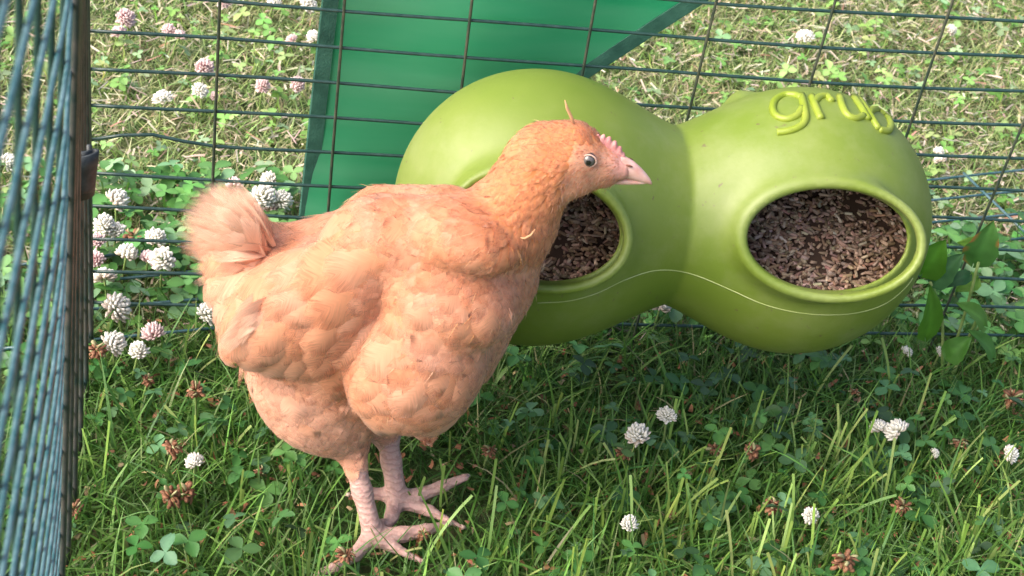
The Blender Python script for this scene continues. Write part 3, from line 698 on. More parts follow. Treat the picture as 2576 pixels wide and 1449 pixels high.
def onbody(u, v, fallback=.004):
    r = bb.ray_cast(Vector(CAM), Vector(ray(u, v)).normalized()); return np.array(r[0]) if r[0] is not None else B(u, v, fallback)
PC = np.array([onbody(u, v) for u, v in ctrl[:, :2]]); sC, wC, zC = local(PC)
PD = np.array([B(u + 10 * a_, v + 10 * b_, w_) for (u, v, a_, b_), w_ in zip(ctrl[:, :4], wC)]); sD, _, zD = local(PD); dC = np.stack([sD - sC, zD - zC], 1); dC /= np.linalg.norm(dC, axis=1)[:, None]
def flow(X, NX):
    s, w_, z = local(X); d2 = (s[:, None] - sC) ** 2 + (z[:, None] - zC) ** 2; wt = 1 / (d2 + .012 ** 2) ** 2; wt /= wt.sum(1)[:, None]
    d = wt @ dC; P_ = wt @ ctrl[:, 4:]; D = d[:, :1] * HV + d[:, 1:] * UZ; D = D - NX * (D * NX).sum(1)[:, None]; D /= np.linalg.norm(D, axis=1)[:, None] + 1e-9
    return D, P_
def sample(n, dens):
    A = np.linalg.norm(np.cross(V[F[:, 2]] - V[F[:, 0]], V[F[:, 3]] - V[F[:, 1]]), axis=1) / 2
    fc = F; pr = A * dens[fc].mean(1); k = rng.choice(len(F), n, p=pr / pr.sum()); ww = rng.dirichlet((1, 1, 1, 1), n)
    X = (V[F[k]] * ww[..., None]).sum(1); NX = (NB[F[k]] * ww[..., None]).sum(1); NX /= np.linalg.norm(NX, axis=1)[:, None]; return X, NX, k
plum = (Z_ > .061).astype(float) * (face < rng.uniform(.25, .9, len(face)))
_, PV = flow(V, NB); dens = plum / (PV[:, 0] ** 1.25 * (PV[:, 1] / .5) ** .7) / (.001 ** -1.35)
def fval(X):
    q = (X - fb.lo) / fb.h; q = np.clip(q, 0, np.array(fb.n) - 1.001); i = q.astype(int); f_ = q - i; out = 0
    for a_ in (0, 1):
        for b_ in (0, 1):
            for c_ in (0, 1):
                out = out + fb.f[i[:, 0] + a_, i[:, 1] + b_, i[:, 2] + c_] * (f_[:, 0] if a_ else 1 - f_[:, 0]) * (f_[:, 1] if b_ else 1 - f_[:, 1]) * (f_[:, 2] if c_ else 1 - f_[:, 2])
    return out
def fgrad(X):
    e_ = .003; g = np.stack([fval(X + np.eye(3)[k] * e_) - fval(X - np.eye(3)[k] * e_) for k in range(3)], 1); return g / (np.linalg.norm(g, axis=1)[:, None] + 1e-9)
def make_feathers(n, dens, lscale=1, lift_add=0., rows=6, wscale=1., jit=.12, nat=5, dome=.10):
    X, NX, k = sample(n, dens); D, Pm = flow(X, NX); m = len(X)
    Lf = Pm[:, 0] * .00112 * rng.uniform(.75, 1.2, m) * lscale; Wd = Lf * Pm[:, 1] * 1.3 * rng.uniform(.8, 1.2, m) * wscale; lift = Pm[:, 2] * .5 + lift_add + rng.uniform(-.01, .05, m); pale = np.clip(Pm[:, 3] + .11 * rng.standard_normal(m), 0, 1)
    Sd = np.cross(NX, D); an = rng.normal(0, jit, m); D, Sd = D * np.cos(an)[:, None] + Sd * np.sin(an)[:, None], Sd * np.cos(an)[:, None] - D * np.sin(an)[:, None]
    crv = rng.uniform(.25, .75, m); t = np.linspace(0, 1, rows); ww = np.interp(t, [0, .2, .5, .8, .93, 1], [.25, .75, 1, .85, .55, .10])
    VV_ = np.zeros((m, rows, nat, 3)); UV = np.zeros((m, rows, nat, 3)); half = (nat - 1) / 2
    free = np.clip((Pm[:, 2] + lift_add - .105) * 7, 0, .72)[:, None]; tiph = Lf * (.03 + lift * .65) + .0004; h0 = rng.uniform(.0001, .0006, m)
    p, d, nn = X.copy(), D.copy(), NX.copy(); cen, nrm, sid = [], [], []
    for i in range(rows):
        if i:
            p = p + d * (Lf / (rows - 1))[:, None]
            g = fgrad(p); fv_ = fval(p)[:, None]; q = p - g * fv_
            p = q * (1 - free) + p * free; nn = g * (1 - free) + nn * free; nn /= np.linalg.norm(nn, axis=1)[:, None] + 1e-9
            d = d - nn * (d * nn).sum(1)[:, None]; d /= np.linalg.norm(d, axis=1)[:, None] + 1e-9
        cen.append(p.copy()); nrm.append(nn.copy()); sid.append(np.cross(nn, d))
    for i in range(rows):
        hgt = h0 - .0008 * (1 - t[i]) + tiph * t[i] ** 1.2 * (1 - .25 * crv * t[i])
        for j in range(nat):
            a_ = (j - half) / half
            rag = 1 + (.03 * rng.standard_normal(m) if i >= rows - 2 else 0)
            VV_[:, i, j] = cen[i] + np.cross(sid[i], nrm[i]) * (Lf * (-.07 * a_ * a_ * t[i] + rag - 1))[:, None] + sid[i] * (Wd * .5 * ww[i] * a_)[:, None] + nrm[i] * (hgt - Wd * dome * a_ * a_ * ww[i])[:, None]
            UV[:, i, j] = np.stack([0 * t[i] + a_ * np.ones(m), t[i] * np.ones(m), rng.uniform(0, 1, 1)[0] * 0 + np.arange(m) * .37 % 1], 1)
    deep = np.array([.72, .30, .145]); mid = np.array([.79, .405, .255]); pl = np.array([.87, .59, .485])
    s, w_, z = local(X); uu, vv = uvof(G + s[:, None] * HV + np.abs(w_)[:, None] * WV + z[:, None] * UZ)
    hd = sstep(uu, 1180, 1280) * (vv < 620)
    deepc = deep[None] * (1 - hd[:, None]) + np.array([.68, .235, .07]) * hd[:, None]
    pale = np.clip(pale + .28 * np.sin(s * 170 + z * 90 + 1.3 * np.sin(z * 130)) * np.sin(z * 150 - s * 60), 0, 1) * (1 - .7 * hd)
    c0 = deepc * (1 - pale[:, None]) + mid * pale[:, None]; c1 = mid * (1 - pale[:, None]) + pl * pale[:, None]
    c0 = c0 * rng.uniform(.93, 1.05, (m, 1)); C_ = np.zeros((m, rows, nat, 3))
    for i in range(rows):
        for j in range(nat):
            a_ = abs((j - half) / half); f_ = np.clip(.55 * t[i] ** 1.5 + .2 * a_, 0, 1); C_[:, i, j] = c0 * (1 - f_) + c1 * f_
    b0 = np.arange(m)[:, None] * rows * nat + (np.arange(rows - 1)[:, None] * nat + np.arange(nat - 1)[None]).ravel()[None]
    F_ = np.stack([b0, b0 + 1, b0 + nat + 1, b0 + nat], -1).reshape(-1, 4)
    return VV_.reshape(-1, 3), F_, np.hstack([C_.reshape(-1, 3), UV.reshape(-1, 3)])
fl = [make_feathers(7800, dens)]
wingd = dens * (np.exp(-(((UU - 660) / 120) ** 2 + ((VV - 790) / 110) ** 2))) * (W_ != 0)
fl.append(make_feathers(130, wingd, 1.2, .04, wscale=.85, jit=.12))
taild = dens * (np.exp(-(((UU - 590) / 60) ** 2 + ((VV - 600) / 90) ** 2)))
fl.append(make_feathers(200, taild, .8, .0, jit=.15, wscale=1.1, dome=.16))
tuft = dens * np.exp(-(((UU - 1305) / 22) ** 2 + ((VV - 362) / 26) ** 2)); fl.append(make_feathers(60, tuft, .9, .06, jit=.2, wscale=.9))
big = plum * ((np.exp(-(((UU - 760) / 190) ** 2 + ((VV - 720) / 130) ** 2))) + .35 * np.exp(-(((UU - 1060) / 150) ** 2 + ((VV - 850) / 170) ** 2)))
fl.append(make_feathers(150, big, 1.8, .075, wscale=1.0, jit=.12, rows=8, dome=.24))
# long vanes of the tail tuft and the wing tip, each one bowed from its root to its tip
def quills(specs, rows=9, nat=5):
    vv, ff, cc = [], [], []
    for n_, (P0_, P1_, P2_, wd, pale) in enumerate(specs):
        t = np.linspace(0, 1, rows)[:, None]; P_ = (1 - t) ** 2 * P0_ + 2 * t * (1 - t) * P1_ + t * t * P2_
        T_ = np.gradient(P_, axis=0); T_ /= np.linalg.norm(T_, axis=1)[:, None]; up = WV + rng.normal(0, .25, 3); Sd_ = np.cross(T_, up); Sd_ /= np.linalg.norm(Sd_, axis=1)[:, None]; Nn_ = np.cross(Sd_, T_)
        ww = np.interp(t[:, 0], [0, .2, .55, .85, .95, 1], [.4, .8, 1, .8, .5, .15]); b0 = len(vv); bend = rng.uniform(-.25, .1)
        deep_, mid_, pl_ = np.array([.71, .30, .15]), np.array([.78, .40, .255]), np.array([.85, .60, .47]); sh = rng.uniform(.92, 1.05)
        for i in range(rows):
            for j in range(nat):
                a_ = (j - 2) / 2; vv.append(P_[i] + Sd_[i] * wd * ww[i] * a_ + Nn_[i] * (bend * wd * a_ * a_ * ww[i]))
                f_ = min(1, pale * .6 + .4 * t[i, 0] ** 1.5 + .15 * abs(a_)); c_ = (mid_ * (1 - f_) + pl_ * f_) if pale > .3 else (deep_ * (1 - f_) + pl_ * f_)
                cc.append(np.concatenate([c_ * sh, [a_, .25 + .75 * t[i, 0], n_ * .37 % 1]]))
        for i in range(rows - 1):
            for j in range(nat - 1): q = b0 + i * nat + j; ff.append((q, q + 1, q + nat + 1, q + nat))
    return np.array(vv), np.array(ff), np.array(cc)
rim = np.array([(622, 478), (592, 464), (560, 459), (528, 463), (500, 478), (478, 500), (464, 530), (462, 565), (462, 600), (466, 632), (482, 655), (498, 690), (508, 718), (522, 742), (548, 752)], float)
Qs = []
for ly, (w0, sc_) in enumerate(((-.022, .96), (-.012, 1.0), (-.003, 1.0), (.006, .97), (.014, .86), (.020, .70))):
    for k_, (u, v) in enumerate(rim - np.array([16, 6])):
        for rep in range(2):
            bu, bv = 672 + rng.uniform(-30, 20), 640 + rng.uniform(-25, 45) + (v - 600) * .18; s1 = sc_ * rng.uniform(.84, 1.04)
            tu, tv = bu + (u - bu) * s1 + rng.uniform(-8, 8), bv + (v - bv) * s1 + rng.uniform(-8, 8); w1 = w0 * .9 + rng.uniform(-.004, .004)
            mu, mv = (bu + tu) / 2 + 4, (bv + tv) / 2 - (26 if v < 640 else 10) * s1
            Qs.append((B(bu, bv, w0 * .7), B(mu, mv, (w0 + w1) * .6 + (.006 if w0 > 0 else -.004)), B(tu, tv, w1), .0042 * rng.uniform(.8, 1.3), .75 if v < 560 else .45))
for ly in range(3):
    for (u, v) in ((548, 900), (553, 880), (562, 862), (575, 890), (592, 902), (612, 912), (640, 925), (570, 840), (590, 820)):
        bu, bv = 720 + rng.uniform(-40, 40), 760 + rng.uniform(-40, 50); s1 = rng.uniform(.86, 1.02)
        tu, tv = bu + (u - bu) * s1, bv + (v - bv) * s1; Qs.append((B(bu, bv, .038), B((bu + tu) / 2 - 18, (bv + tv) / 2 - 16, .066 - .003 * ly), B(tu - 8, tv + 4, .058 - .004 * ly), .0046 * rng.uniform(.8, 1.25), .62))
fl.append(quills(Qs))
fV, fF, fC = merge(fl)
def feather_nodes(nt, b):
    a = N(nt, 'ShaderNodeAttribute', attribute_name='Col'); u = N(nt, 'ShaderNodeAttribute', attribute_name='fuv')
    sp = N(nt, 'ShaderNodeSeparateXYZ'); nt.links.new(u.outputs['Vector'], sp.inputs[0])
    ab = N(nt, 'ShaderNodeMath', operation='ABSOLUTE'); nt.links.new(sp.outputs[0], ab.inputs[0])
    # barbs sweep forward and outward from the shaft
    m1 = N(nt, 'ShaderNodeMath', operation='MULTIPLY_ADD'); m1.inputs[1].default_value = -.35; nt.links.new(ab.outputs[0], m1.inputs[0]); nt.links.new(sp.outputs[1], m1.inputs[2])
    cb = N(nt, 'ShaderNodeCombineXYZ'); nt.links.new(m1.outputs[0], cb.inputs[0]); nt.links.new(sp.outputs[2], cb.inputs[1])
    sx = N(nt, 'ShaderNodeMath', operation='MULTIPLY'); sx.inputs[1].default_value = .03; nt.links.new(sp.outputs[0], sx.inputs[0]); nt.links.new(sx.outputs[0], cb.inputs[2])
    t = N(nt, 'ShaderNodeTexNoise', Scale=38.0, Detail=3); nt.links.new(cb.outputs[0], t.inputs['Vector'])
    m = N(nt, 'ShaderNodeMapRange'); m.inputs['From Min'].default_value = .3; m.inputs['From Max'].default_value = .7; m.inputs['To Min'].default_value = .86; m.inputs['To Max'].default_value = 1.12
    nt.links.new(t.outputs['Fac'], m.inputs['Value']); hv = N(nt, 'ShaderNodeHueSaturation'); nt.links.new(m.outputs[0], hv.inputs['Value']); nt.links.new(a.outputs['Color'], hv.inputs['Color'])
    nt.links.new(hv.outputs[0], b.inputs['Base Color'])
    bp = N(nt, 'ShaderNodeBump', Strength=.2, Distance=.0005); nt.links.new(t.outputs['Fac'], bp.inputs['Height']); nt.links.new(bp.outputs[0], b.inputs['Normal'])
    out = nt.nodes['Material Output']; tr = N(nt, 'ShaderNodeBsdfTranslucent'); mx = N(nt, 'ShaderNodeMixShader', Fac=.30)
    nt.links.new(hv.outputs[0], tr.inputs['Color']); nt.links.new(b.outputs[0], mx.inputs[1]); nt.links.new(tr.outputs[0], mx.inputs[2])
    # the vane frays into separate barbs towards its rim
    t2 = N(nt, 'ShaderNodeTexNoise', Scale=60.0, Detail=2); nt.links.new(cb.outputs[0], t2.inputs['Vector'])
    e1 = N(nt, 'ShaderNodeMapRange'); e1.inputs['From Min'].default_value = .55; e1.inputs['From Max'].default_value = 1.0; nt.links.new(sp.outputs[1], e1.inputs['Value'])
    e2 = N(nt, 'ShaderNodeMapRange'); e2.inputs['From Min'].default_value = .55; e2.inputs['From Max'].default_value = 1.05; nt.links.new(ab.outputs[0], e2.inputs['Value'])
    ma = N(nt, 'ShaderNodeMath', operation='MAXIMUM'); nt.links.new(e1.outputs[0], ma.inputs[0]); nt.links.new(e2.outputs[0], ma.inputs[1])
    sb = N(nt, 'ShaderNodeMath', operation='SUBTRACT'); nt.links.new(ma.outputs[0], sb.inputs[0]); nt.links.new(t2.outputs['Fac'], sb.inputs[1])
    e3 = N(nt, 'ShaderNodeMapRange'); e3.inputs['From Min'].default_value = -.2; e3.inputs['From Max'].default_value = .45; nt.links.new(sb.outputs[0], e3.inputs['Value'])
    tp = N(nt, 'ShaderNodeBsdfTransparent'); mt = N(nt, 'ShaderNodeMixShader'); nt.links.new(e3.outputs[0], mt.inputs[0]); nt.links.new(mx.outputs[0], mt.inputs[1]); nt.links.new(tp.outputs[0], mt.inputs[2])
    nt.links.new(mt.outputs[0], out.inputs['Surface'])
m_fea = mat('buff_feather', (.8, .4, .2), .65, feather_nodes, spec=.25, **{'Sheen Weight': .2})
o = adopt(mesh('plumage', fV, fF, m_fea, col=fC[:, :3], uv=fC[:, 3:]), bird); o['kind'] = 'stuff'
# loose down standing off the coat
X, NX, k = sample(2600, dens); D, Pm = flow(X, NX); m = len(X); Lf = Pm[:, 0] * .001 * rng.uniform(.15, .45, m); lift = rng.uniform(.05, .40, m)
dv_ = D * np.cos(lift)[:, None] + NX * np.sin(lift)[:, None] + rng.normal(0, .12, (m, 3)); sdv = np.cross(dv_, rng.normal(0, 1, (m, 3))); sdv /= np.linalg.norm(sdv, axis=1)[:, None]
st = X + D * (Lf * .6)[:, None] + NX * (Lf * .12)[:, None]; V3 = np.zeros((m, 3, 2, 3))
for i, (t, wd) in enumerate(((0, 1), (.55, .7), (1, .12))):
    c_ = st + dv_ * (Lf * t)[:, None] - NX * (Lf * .25 * t * t)[:, None]; V3[:, i, 0] = c_ - sdv * (.00014 * wd); V3[:, i, 1] = c_ + sdv * (.00014 * wd)
b0 = np.arange(m)[:, None] * 6 + np.arange(2)[None] * 2; F3 = np.stack([b0, b0 + 1, b0 + 3, b0 + 2], -1).reshape(-1, 4)
C3 = np.repeat(pal(m, [(.82, .45, .24), (.86, .58, .38), (.76, .34, .14)], [3, 3, 2], .06), 6, 0)
# short bristles over the bare face
X2, N2, _k = sample(1500, face * (UU < 1560)); m2_ = len(X2); D2, _q = flow(X2, N2); L2_ = rng.uniform(.0012, .0030, m2_)
d2_ = D2 + N2 * rng.uniform(.1, .5, (m2_, 1)) + rng.normal(0, .25, (m2_, 3)); s2_ = np.cross(d2_, N2); s2_ /= np.linalg.norm(s2_, axis=1)[:, None]; V4 = np.zeros((m2_, 3, 2, 3))
for i, (t, wd) in enumerate(((0, 1), (.55, .8), (1, .1))):
    c_ = X2 + d2_ * (L2_ * t)[:, None]; V4[:, i, 0] = c_ - s2_ * (.00016 * wd); V4[:, i, 1] = c_ + s2_ * (.00016 * wd)
b4 = len(V3.reshape(-1, 3)) + np.arange(m2_)[:, None] * 6 + np.arange(2)[None] * 2
F3 = np.vstack([F3, np.stack([b4, b4 + 1, b4 + 3, b4 + 2], -1).reshape(-1, 4)]); V3 = np.vstack([V3.reshape(-1, 3), V4.reshape(-1, 3)])
C3 = np.vstack([C3, np.repeat(pal(m2_, [(.74, .36, .20), (.78, .50, .38), (.60, .26, .16)], [3, 3, 1.5], .1), 6, 0)])
m_down = mat('fine_down', (.8, .5, .3), .7, lambda nt, b: col_nodes(nt, b, .4))
o = adopt(mesh('loose_down', V3.reshape(-1, 3), F3, m_down, col=C3), bird); o['kind'] = 'stuff'

# ---- face
m_eye = mat('dark_eye', (.02, .018, .02), .06, spec=.8)
def iris_nodes(nt, b):
    a = N(nt, 'ShaderNodeAttribute', attribute_name='Col'); nt.links.new(a.outputs['Color'], b.inputs['Base Color'])
m_iris = mat('eye_surface', (.1, .08, .07), .08, iris_nodes, spec=.8)
m_lid = mat('eyelid_skin', (.72, .52, .44), .55, lambda nt, b: noise_mix(nt, b, (.60, .36, .29), (.70, .48, .41), 800), spec=.3)
m_beak = mat('pink_horn', (.70, .42, .38), .38, lambda nt, b: noise_mix(nt, b, (.62, .32, .26), (.74, .50, .46), 160, .3, .7), spec=.45, **{'Subsurface Weight': .2, 'Subsurface Scale': .002})
m_comb = mat('pink_comb', (.66, .30, .28), .5, lambda nt, b: noise_mix(nt, b, (.56, .21, .21), (.68, .34, .32), 500), spec=.35)

for sgn in (1, -1):
    q = onbody(1481, 405); 
    if sgn < 0: q = q - WV * 2 * (local(q)[1] - .004)
    re = px(18.5, q)
    c = q - WV * sgn * re * .45
    ax = WV * sgn; e1 = HV; e2 = UZ; ev, ec_, ef = [], [], []; nr, ns = 12, 24
    for i in range(nr + 1):
        t = math.pi * .62 * i / nr
        for k in range(ns):
            p = 2 * math.pi * k / ns; ev.append(c + re * (ax * math.cos(t) + math.sin(t) * (e1 * math.cos(p) + e2 * math.sin(p))))
            ec_.append((.006, .006, .007) if t < .42 else ((.11, .10, .10) if t < .88 else (.035, .03, .03)))
    for i in range(nr):
        for k in range(ns): ef.append((i * ns + k, i * ns + (k + 1) % ns, (i + 1) * ns + (k + 1) % ns, (i + 1) * ns + k))
    adopt(mesh('eye', np.array(ev), np.array(ef), m_iris, col=np.array(ec_)), bird)
    ring = [c + ax * re * .42 + re * .98 * (e1 * math.cos(p) * 1.05 + e2 * math.sin(p) * .95) for p in np.linspace(0, 2 * math.pi, 33)]
    V_, F_ = tubes([np.array(ring)], re * .11, 8); adopt(mesh('eyelid', V_, F_, m_lid), bird)
# nostril and beak
def loft(pts, wr, k=16):
    vv, ff = [], []
    for i, (u, v, r) in enumerate(pts):
        c = B(u, v, .004); rr = px(r, c)
        a_ = B(pts[min(i + 1, len(pts) - 1)][0], pts[min(i + 1, len(pts) - 1)][1], .004) - B(pts[max(i - 1, 0)][0], pts[max(i - 1, 0)][1], .004); a_ /= np.linalg.norm(a_); up = np.cross(WV, a_); up = up if up[2] > 0 else -up
        for j in range(k):
            p = 2 * math.pi * j / k; vv.append(c + rr * (WV * math.cos(p) * wr + up * math.sin(p)))
    for i in range(len(pts) - 1):
        for j in range(k): ff.append((i * k + j, i * k + (j + 1) % k, (i + 1) * k + (j + 1) % k, (i + 1) * k + j))
    ff.append(tuple(range(k))[::-1]); ff.append(tuple((len(pts) - 1) * k + j for j in range(k))); return np.array(vv), ff
V_, F_ = loft([(1535, 415, 32), (1560, 418, 31), (1583, 427, 26), (1602, 437, 20), (1618, 447, 14), (1630, 455, 8.5), (1637, 461, 4), (1639, 464, 1)], .72)
bk = adopt(mesh('beak', V_, F_, m_beak), bird)
V_, F_ = loft([(1508, 452, 9), (1540, 454, 10), (1575, 456, 9), (1600, 458, 6.5), (1620, 460, 3.5), (1628, 461, 1)], .95)
o = adopt(mesh('lower_beak', V_, F_, m_beak), bird)
m_dark = mat('dark_nostril', (.16, .06, .04), .6)
nq = B(1581, 421, .004) + UZ * .003
for sgn in (1, -1):
    c = nq + WV * sgn * px(17.5, nq); a_ = (B(1595, 424) - B(1568, 416)); a_ /= np.linalg.norm(a_)
    V_, F_ = tubes([np.array([c - a_ * .0018, c, c + a_ * .0018])], [np.array([.0002, .0007, .0003])], 8); adopt(mesh('nostril', V_, F_, m_dark), bird)
# comb
P = []; base = smooth_path([(1492, 346, 0), (1515, 350, 0), (1540, 364, 0), (1562, 384, 0), (1578, 406, 0)], 8)[:, :2]
vv, ff = [], []; n = len(base)
for i, (u, v) in enumerate(base):
    t = i / (n - 1); sp_ = abs(math.sin(math.pi * 6.5 * t)) ** .8; hgt = (4 + 9 * sp_) * math.sin(math.pi * min(1, .12 + t * .95)) ** .5
    c = B(u, v, .004); c2 = B(u + hgt * .55, v - hgt, .004); wd = px(7.5 * (1 - .4 * t), c)
    c = c - UZ * .003; vv += [c - WV * wd - UZ * .001, (c + c2) / 2 - WV * wd * .8, c2, (c + c2) / 2 + WV * wd * .8, c + WV * wd - UZ * .001]
for i in range(n - 1):
    for k in range(4): ff.append((i * 5 + k, i * 5 + k + 1, i * 5 + 5 + k + 1, i * 5 + 5 + k))
adopt(mesh('comb', np.array(vv), ff, m_comb), bird)
# stray feathers: one standing on the crown, one curled at the neck, loose tip under the breast
def single(path, wmax, name, lab):
    P = np.array(path); n = len(P); T = np.gradient(P, axis=0); T /= np.linalg.norm(T, axis=1)[:, None]; sd2 = np.cross(T, -RC[2] * .8 + WV * .2); sd2 /= np.linalg.norm(sd2, axis=1)[:, None]
    vv, cc, ff = [], [], []
    for i in range(n):
        t = i / (n - 1); wdt = wmax * math.sin(math.pi * min(.96, .12 + t * .85)) ** .7
        for a_ in (-1, 0, 1): vv.append(P[i] + sd2[i] * wdt * a_ + RC[2] * abs(a_) * wdt * .3); cc.append((.84, .5, .28))
    for i in range(n - 1):
        for k in (0, 1): ff.append((i * 3 + k, i * 3 + k + 1, i * 3 + 4 + k, i * 3 + 3 + k))
    o = adopt(mesh(name, np.array(vv), np.array(ff), m_fea, col=np.array(cc), uv=np.tile([[.5, .5, .2]], (len(vv), 1))), bird)
    md = o.modifiers.new('thick', 'SOLIDIFY'); md.thickness = .0003; o['label'] = lab
single([B(u, v, .004) for u, v in ((1446, 318), (1438, 296), (1427, 273), (1421, 252))], .0009, 'stray_feather', 'thin feather standing upright on the crown')
single([B(u, v, .030) for u, v in ((1306, 598), (1320, 600), (1335, 592), (1346, 577))], .0007, 'stray_feather', 'small pale curled feather at the base of the neck')
# claws
m_claw = mat('pale_claw', (.62, .45, .38), .4)
for a_, b_ in ((((1128, 1318, .015)), (1142, 1317, .011)), ((1058, 1412, .012), (1070, 1418, .008)), ((1160, 1326, .012), (1174, 1332, .008)), ((880, 1245, .018), (868, 1247, .016)), ((1172, 1200, .024), (1183, 1197, .022)), ((802, 1443, .013), (788, 1448, .010))):
    A_, B_ = gr(*a_), gr(*b_); V_, F_ = tubes([np.array([A_, (A_ + B_) / 2 + [0, 0, .0008], B_])], [np.array([.0018, .0012, .0003])], 8); adopt(mesh('claw', V_, F_, m_claw), bird)

# ================================================================ CLOVER FLOWERS
m_pet = mat('clover_petal', (.8, .78, .72), .6, lambda nt, b: col_nodes(nt, b, .3), spec=.3)
m_stem = mat('flower_stem', (.16, .26, .07), .55, lambda nt, b: noise_mix(nt, b, (.12, .22, .05), (.26, .34, .12), 120))
def flower_mesh(name, kind, seed):
    r = random.Random(seed); V_, F_, C_ = [], [], []; nP = 58 if kind != 'dry' else 30
    for i in range(nP):
        t = (i + .5) / nP; el = math.acos(1 - 1.45 * t); az = i * 2.39996 + r.uniform(-.2, .2)
        d = np.array([math.sin(el) * math.cos(az), math.sin(el) * math.sin(az), math.cos(el)])
        L_ = .0058 * r.uniform(.85, 1.15); R0 = .0018
        if kind == 'dry':
            az += r.uniform(-.5, .5); el2 = 1.0 + 1.5 * t + r.uniform(-.6, .6); d2 = np.array([math.sin(el2) * math.cos(az), math.sin(el2) * math.sin(az), math.cos(el2)]); L_ = .0056 * r.uniform(.5, 1.35)
        else: d2 = d * .9 + np.array([0, 0, .35]); d2 /= np.linalg.norm(d2)
        s = np.cross(d, [0.1, .2, 1]); s /= np.linalg.norm(s); u_ = np.cross(d2, s); b0 = len(V_)
        for j, (f_, wd) in enumerate(((0, .35), (.4, .8), (.78, 1.0), (1.0, .35))):
            c = d * R0 + (d * (1 - f_) + d2 * f_) * L_ * f_; ww = (.0014 if kind != 'dry' else .0017) * wd
            V_ += [c - s * ww, c + u_ * ww * .8, c + s * ww, c - u_ * ww * .3]
            if kind == 'dry': cc = np.array([.30, .145, .085]) * r.uniform(.55, 1.5) if i % 6 else np.array([.42, .40, .22])
            elif kind == 'pink': cc = np.array([.80, .52, .53]) * (1 - f_) + np.array([.84, .70, .70]) * f_
            else: cc = np.array([.62, .66, .42]) * (1 - min(1, f_ * 1.6)) + np.array([.92, .90, .86]) * min(1, f_ * 1.6)
            if kind == 'white' and t > (.62, .84, .95)[seed % 3]: cc = cc * .6 + np.array([.62, .42, .32]) * .4
            C_ += [cc] * 4
        for j in range(3):
            for k in range(4): F_.append((b0 + j * 4 + k, b0 + j * 4 + (k + 1) % 4, b0 + j * 4 + 4 + (k + 1) % 4, b0 + j * 4 + 4 + k))
        F_.append((b0 + 12, b0 + 13, b0 + 14, b0 + 15))
    me = mesh(name, np.array(V_), np.array(F_), m_pet, col=np.array(C_)); return me
protos = {}
def clover(u, v, z, kind, size, label, tilt=None):
    z += .006 if kind != 'dry' else .003
    P_ = gr(u, v, z); key = (kind, random.randint(0, 2))
    nm = 'dried_clover_flower' if kind == 'dry' else 'clover_flower'
    root = empty(nm, (P_[0], P_[1], 0)); tag(root, label, 'dead flower' if kind == 'dry' else 'flower', 'dried brown clover flowers' if kind == 'dry' else ('pale clover flowers in the lawn and pen'))
    if key not in protos: h_ = flower_mesh('flower_head', kind, hash(key) % 99 if False else key[1] * 7 + len(kind)); protos[key] = h_
    else: h_ = protos[key].copy(); link(h_)
    h_.parent = root; h_.location = (0, 0, z); sz_ = size * (.95 if kind != 'dry' else .78); h_.scale = (sz_ * random.uniform(.88, 1.12), sz_ * random.uniform(.88, 1.12), sz_ * random.uniform(.75, 1.1))
    tl = random.uniform(.1, .95) if tilt is None else tilt; az = random.uniform(0, 6.28)
    h_.rotation_euler = (tl * math.cos(az) + .25, tl * math.sin(az), random.uniform(0, 6.28))
    bx, by = random.uniform(-.006, .006), random.uniform(-.003, .008)
    V_, F_ = tubes([smooth_path([(bx, by, 0), (bx * .7, by * .5, z * .5), (0, 0, z)], 3)], .0008, 6); mesh('stem', V_, F_, m_stem, root)
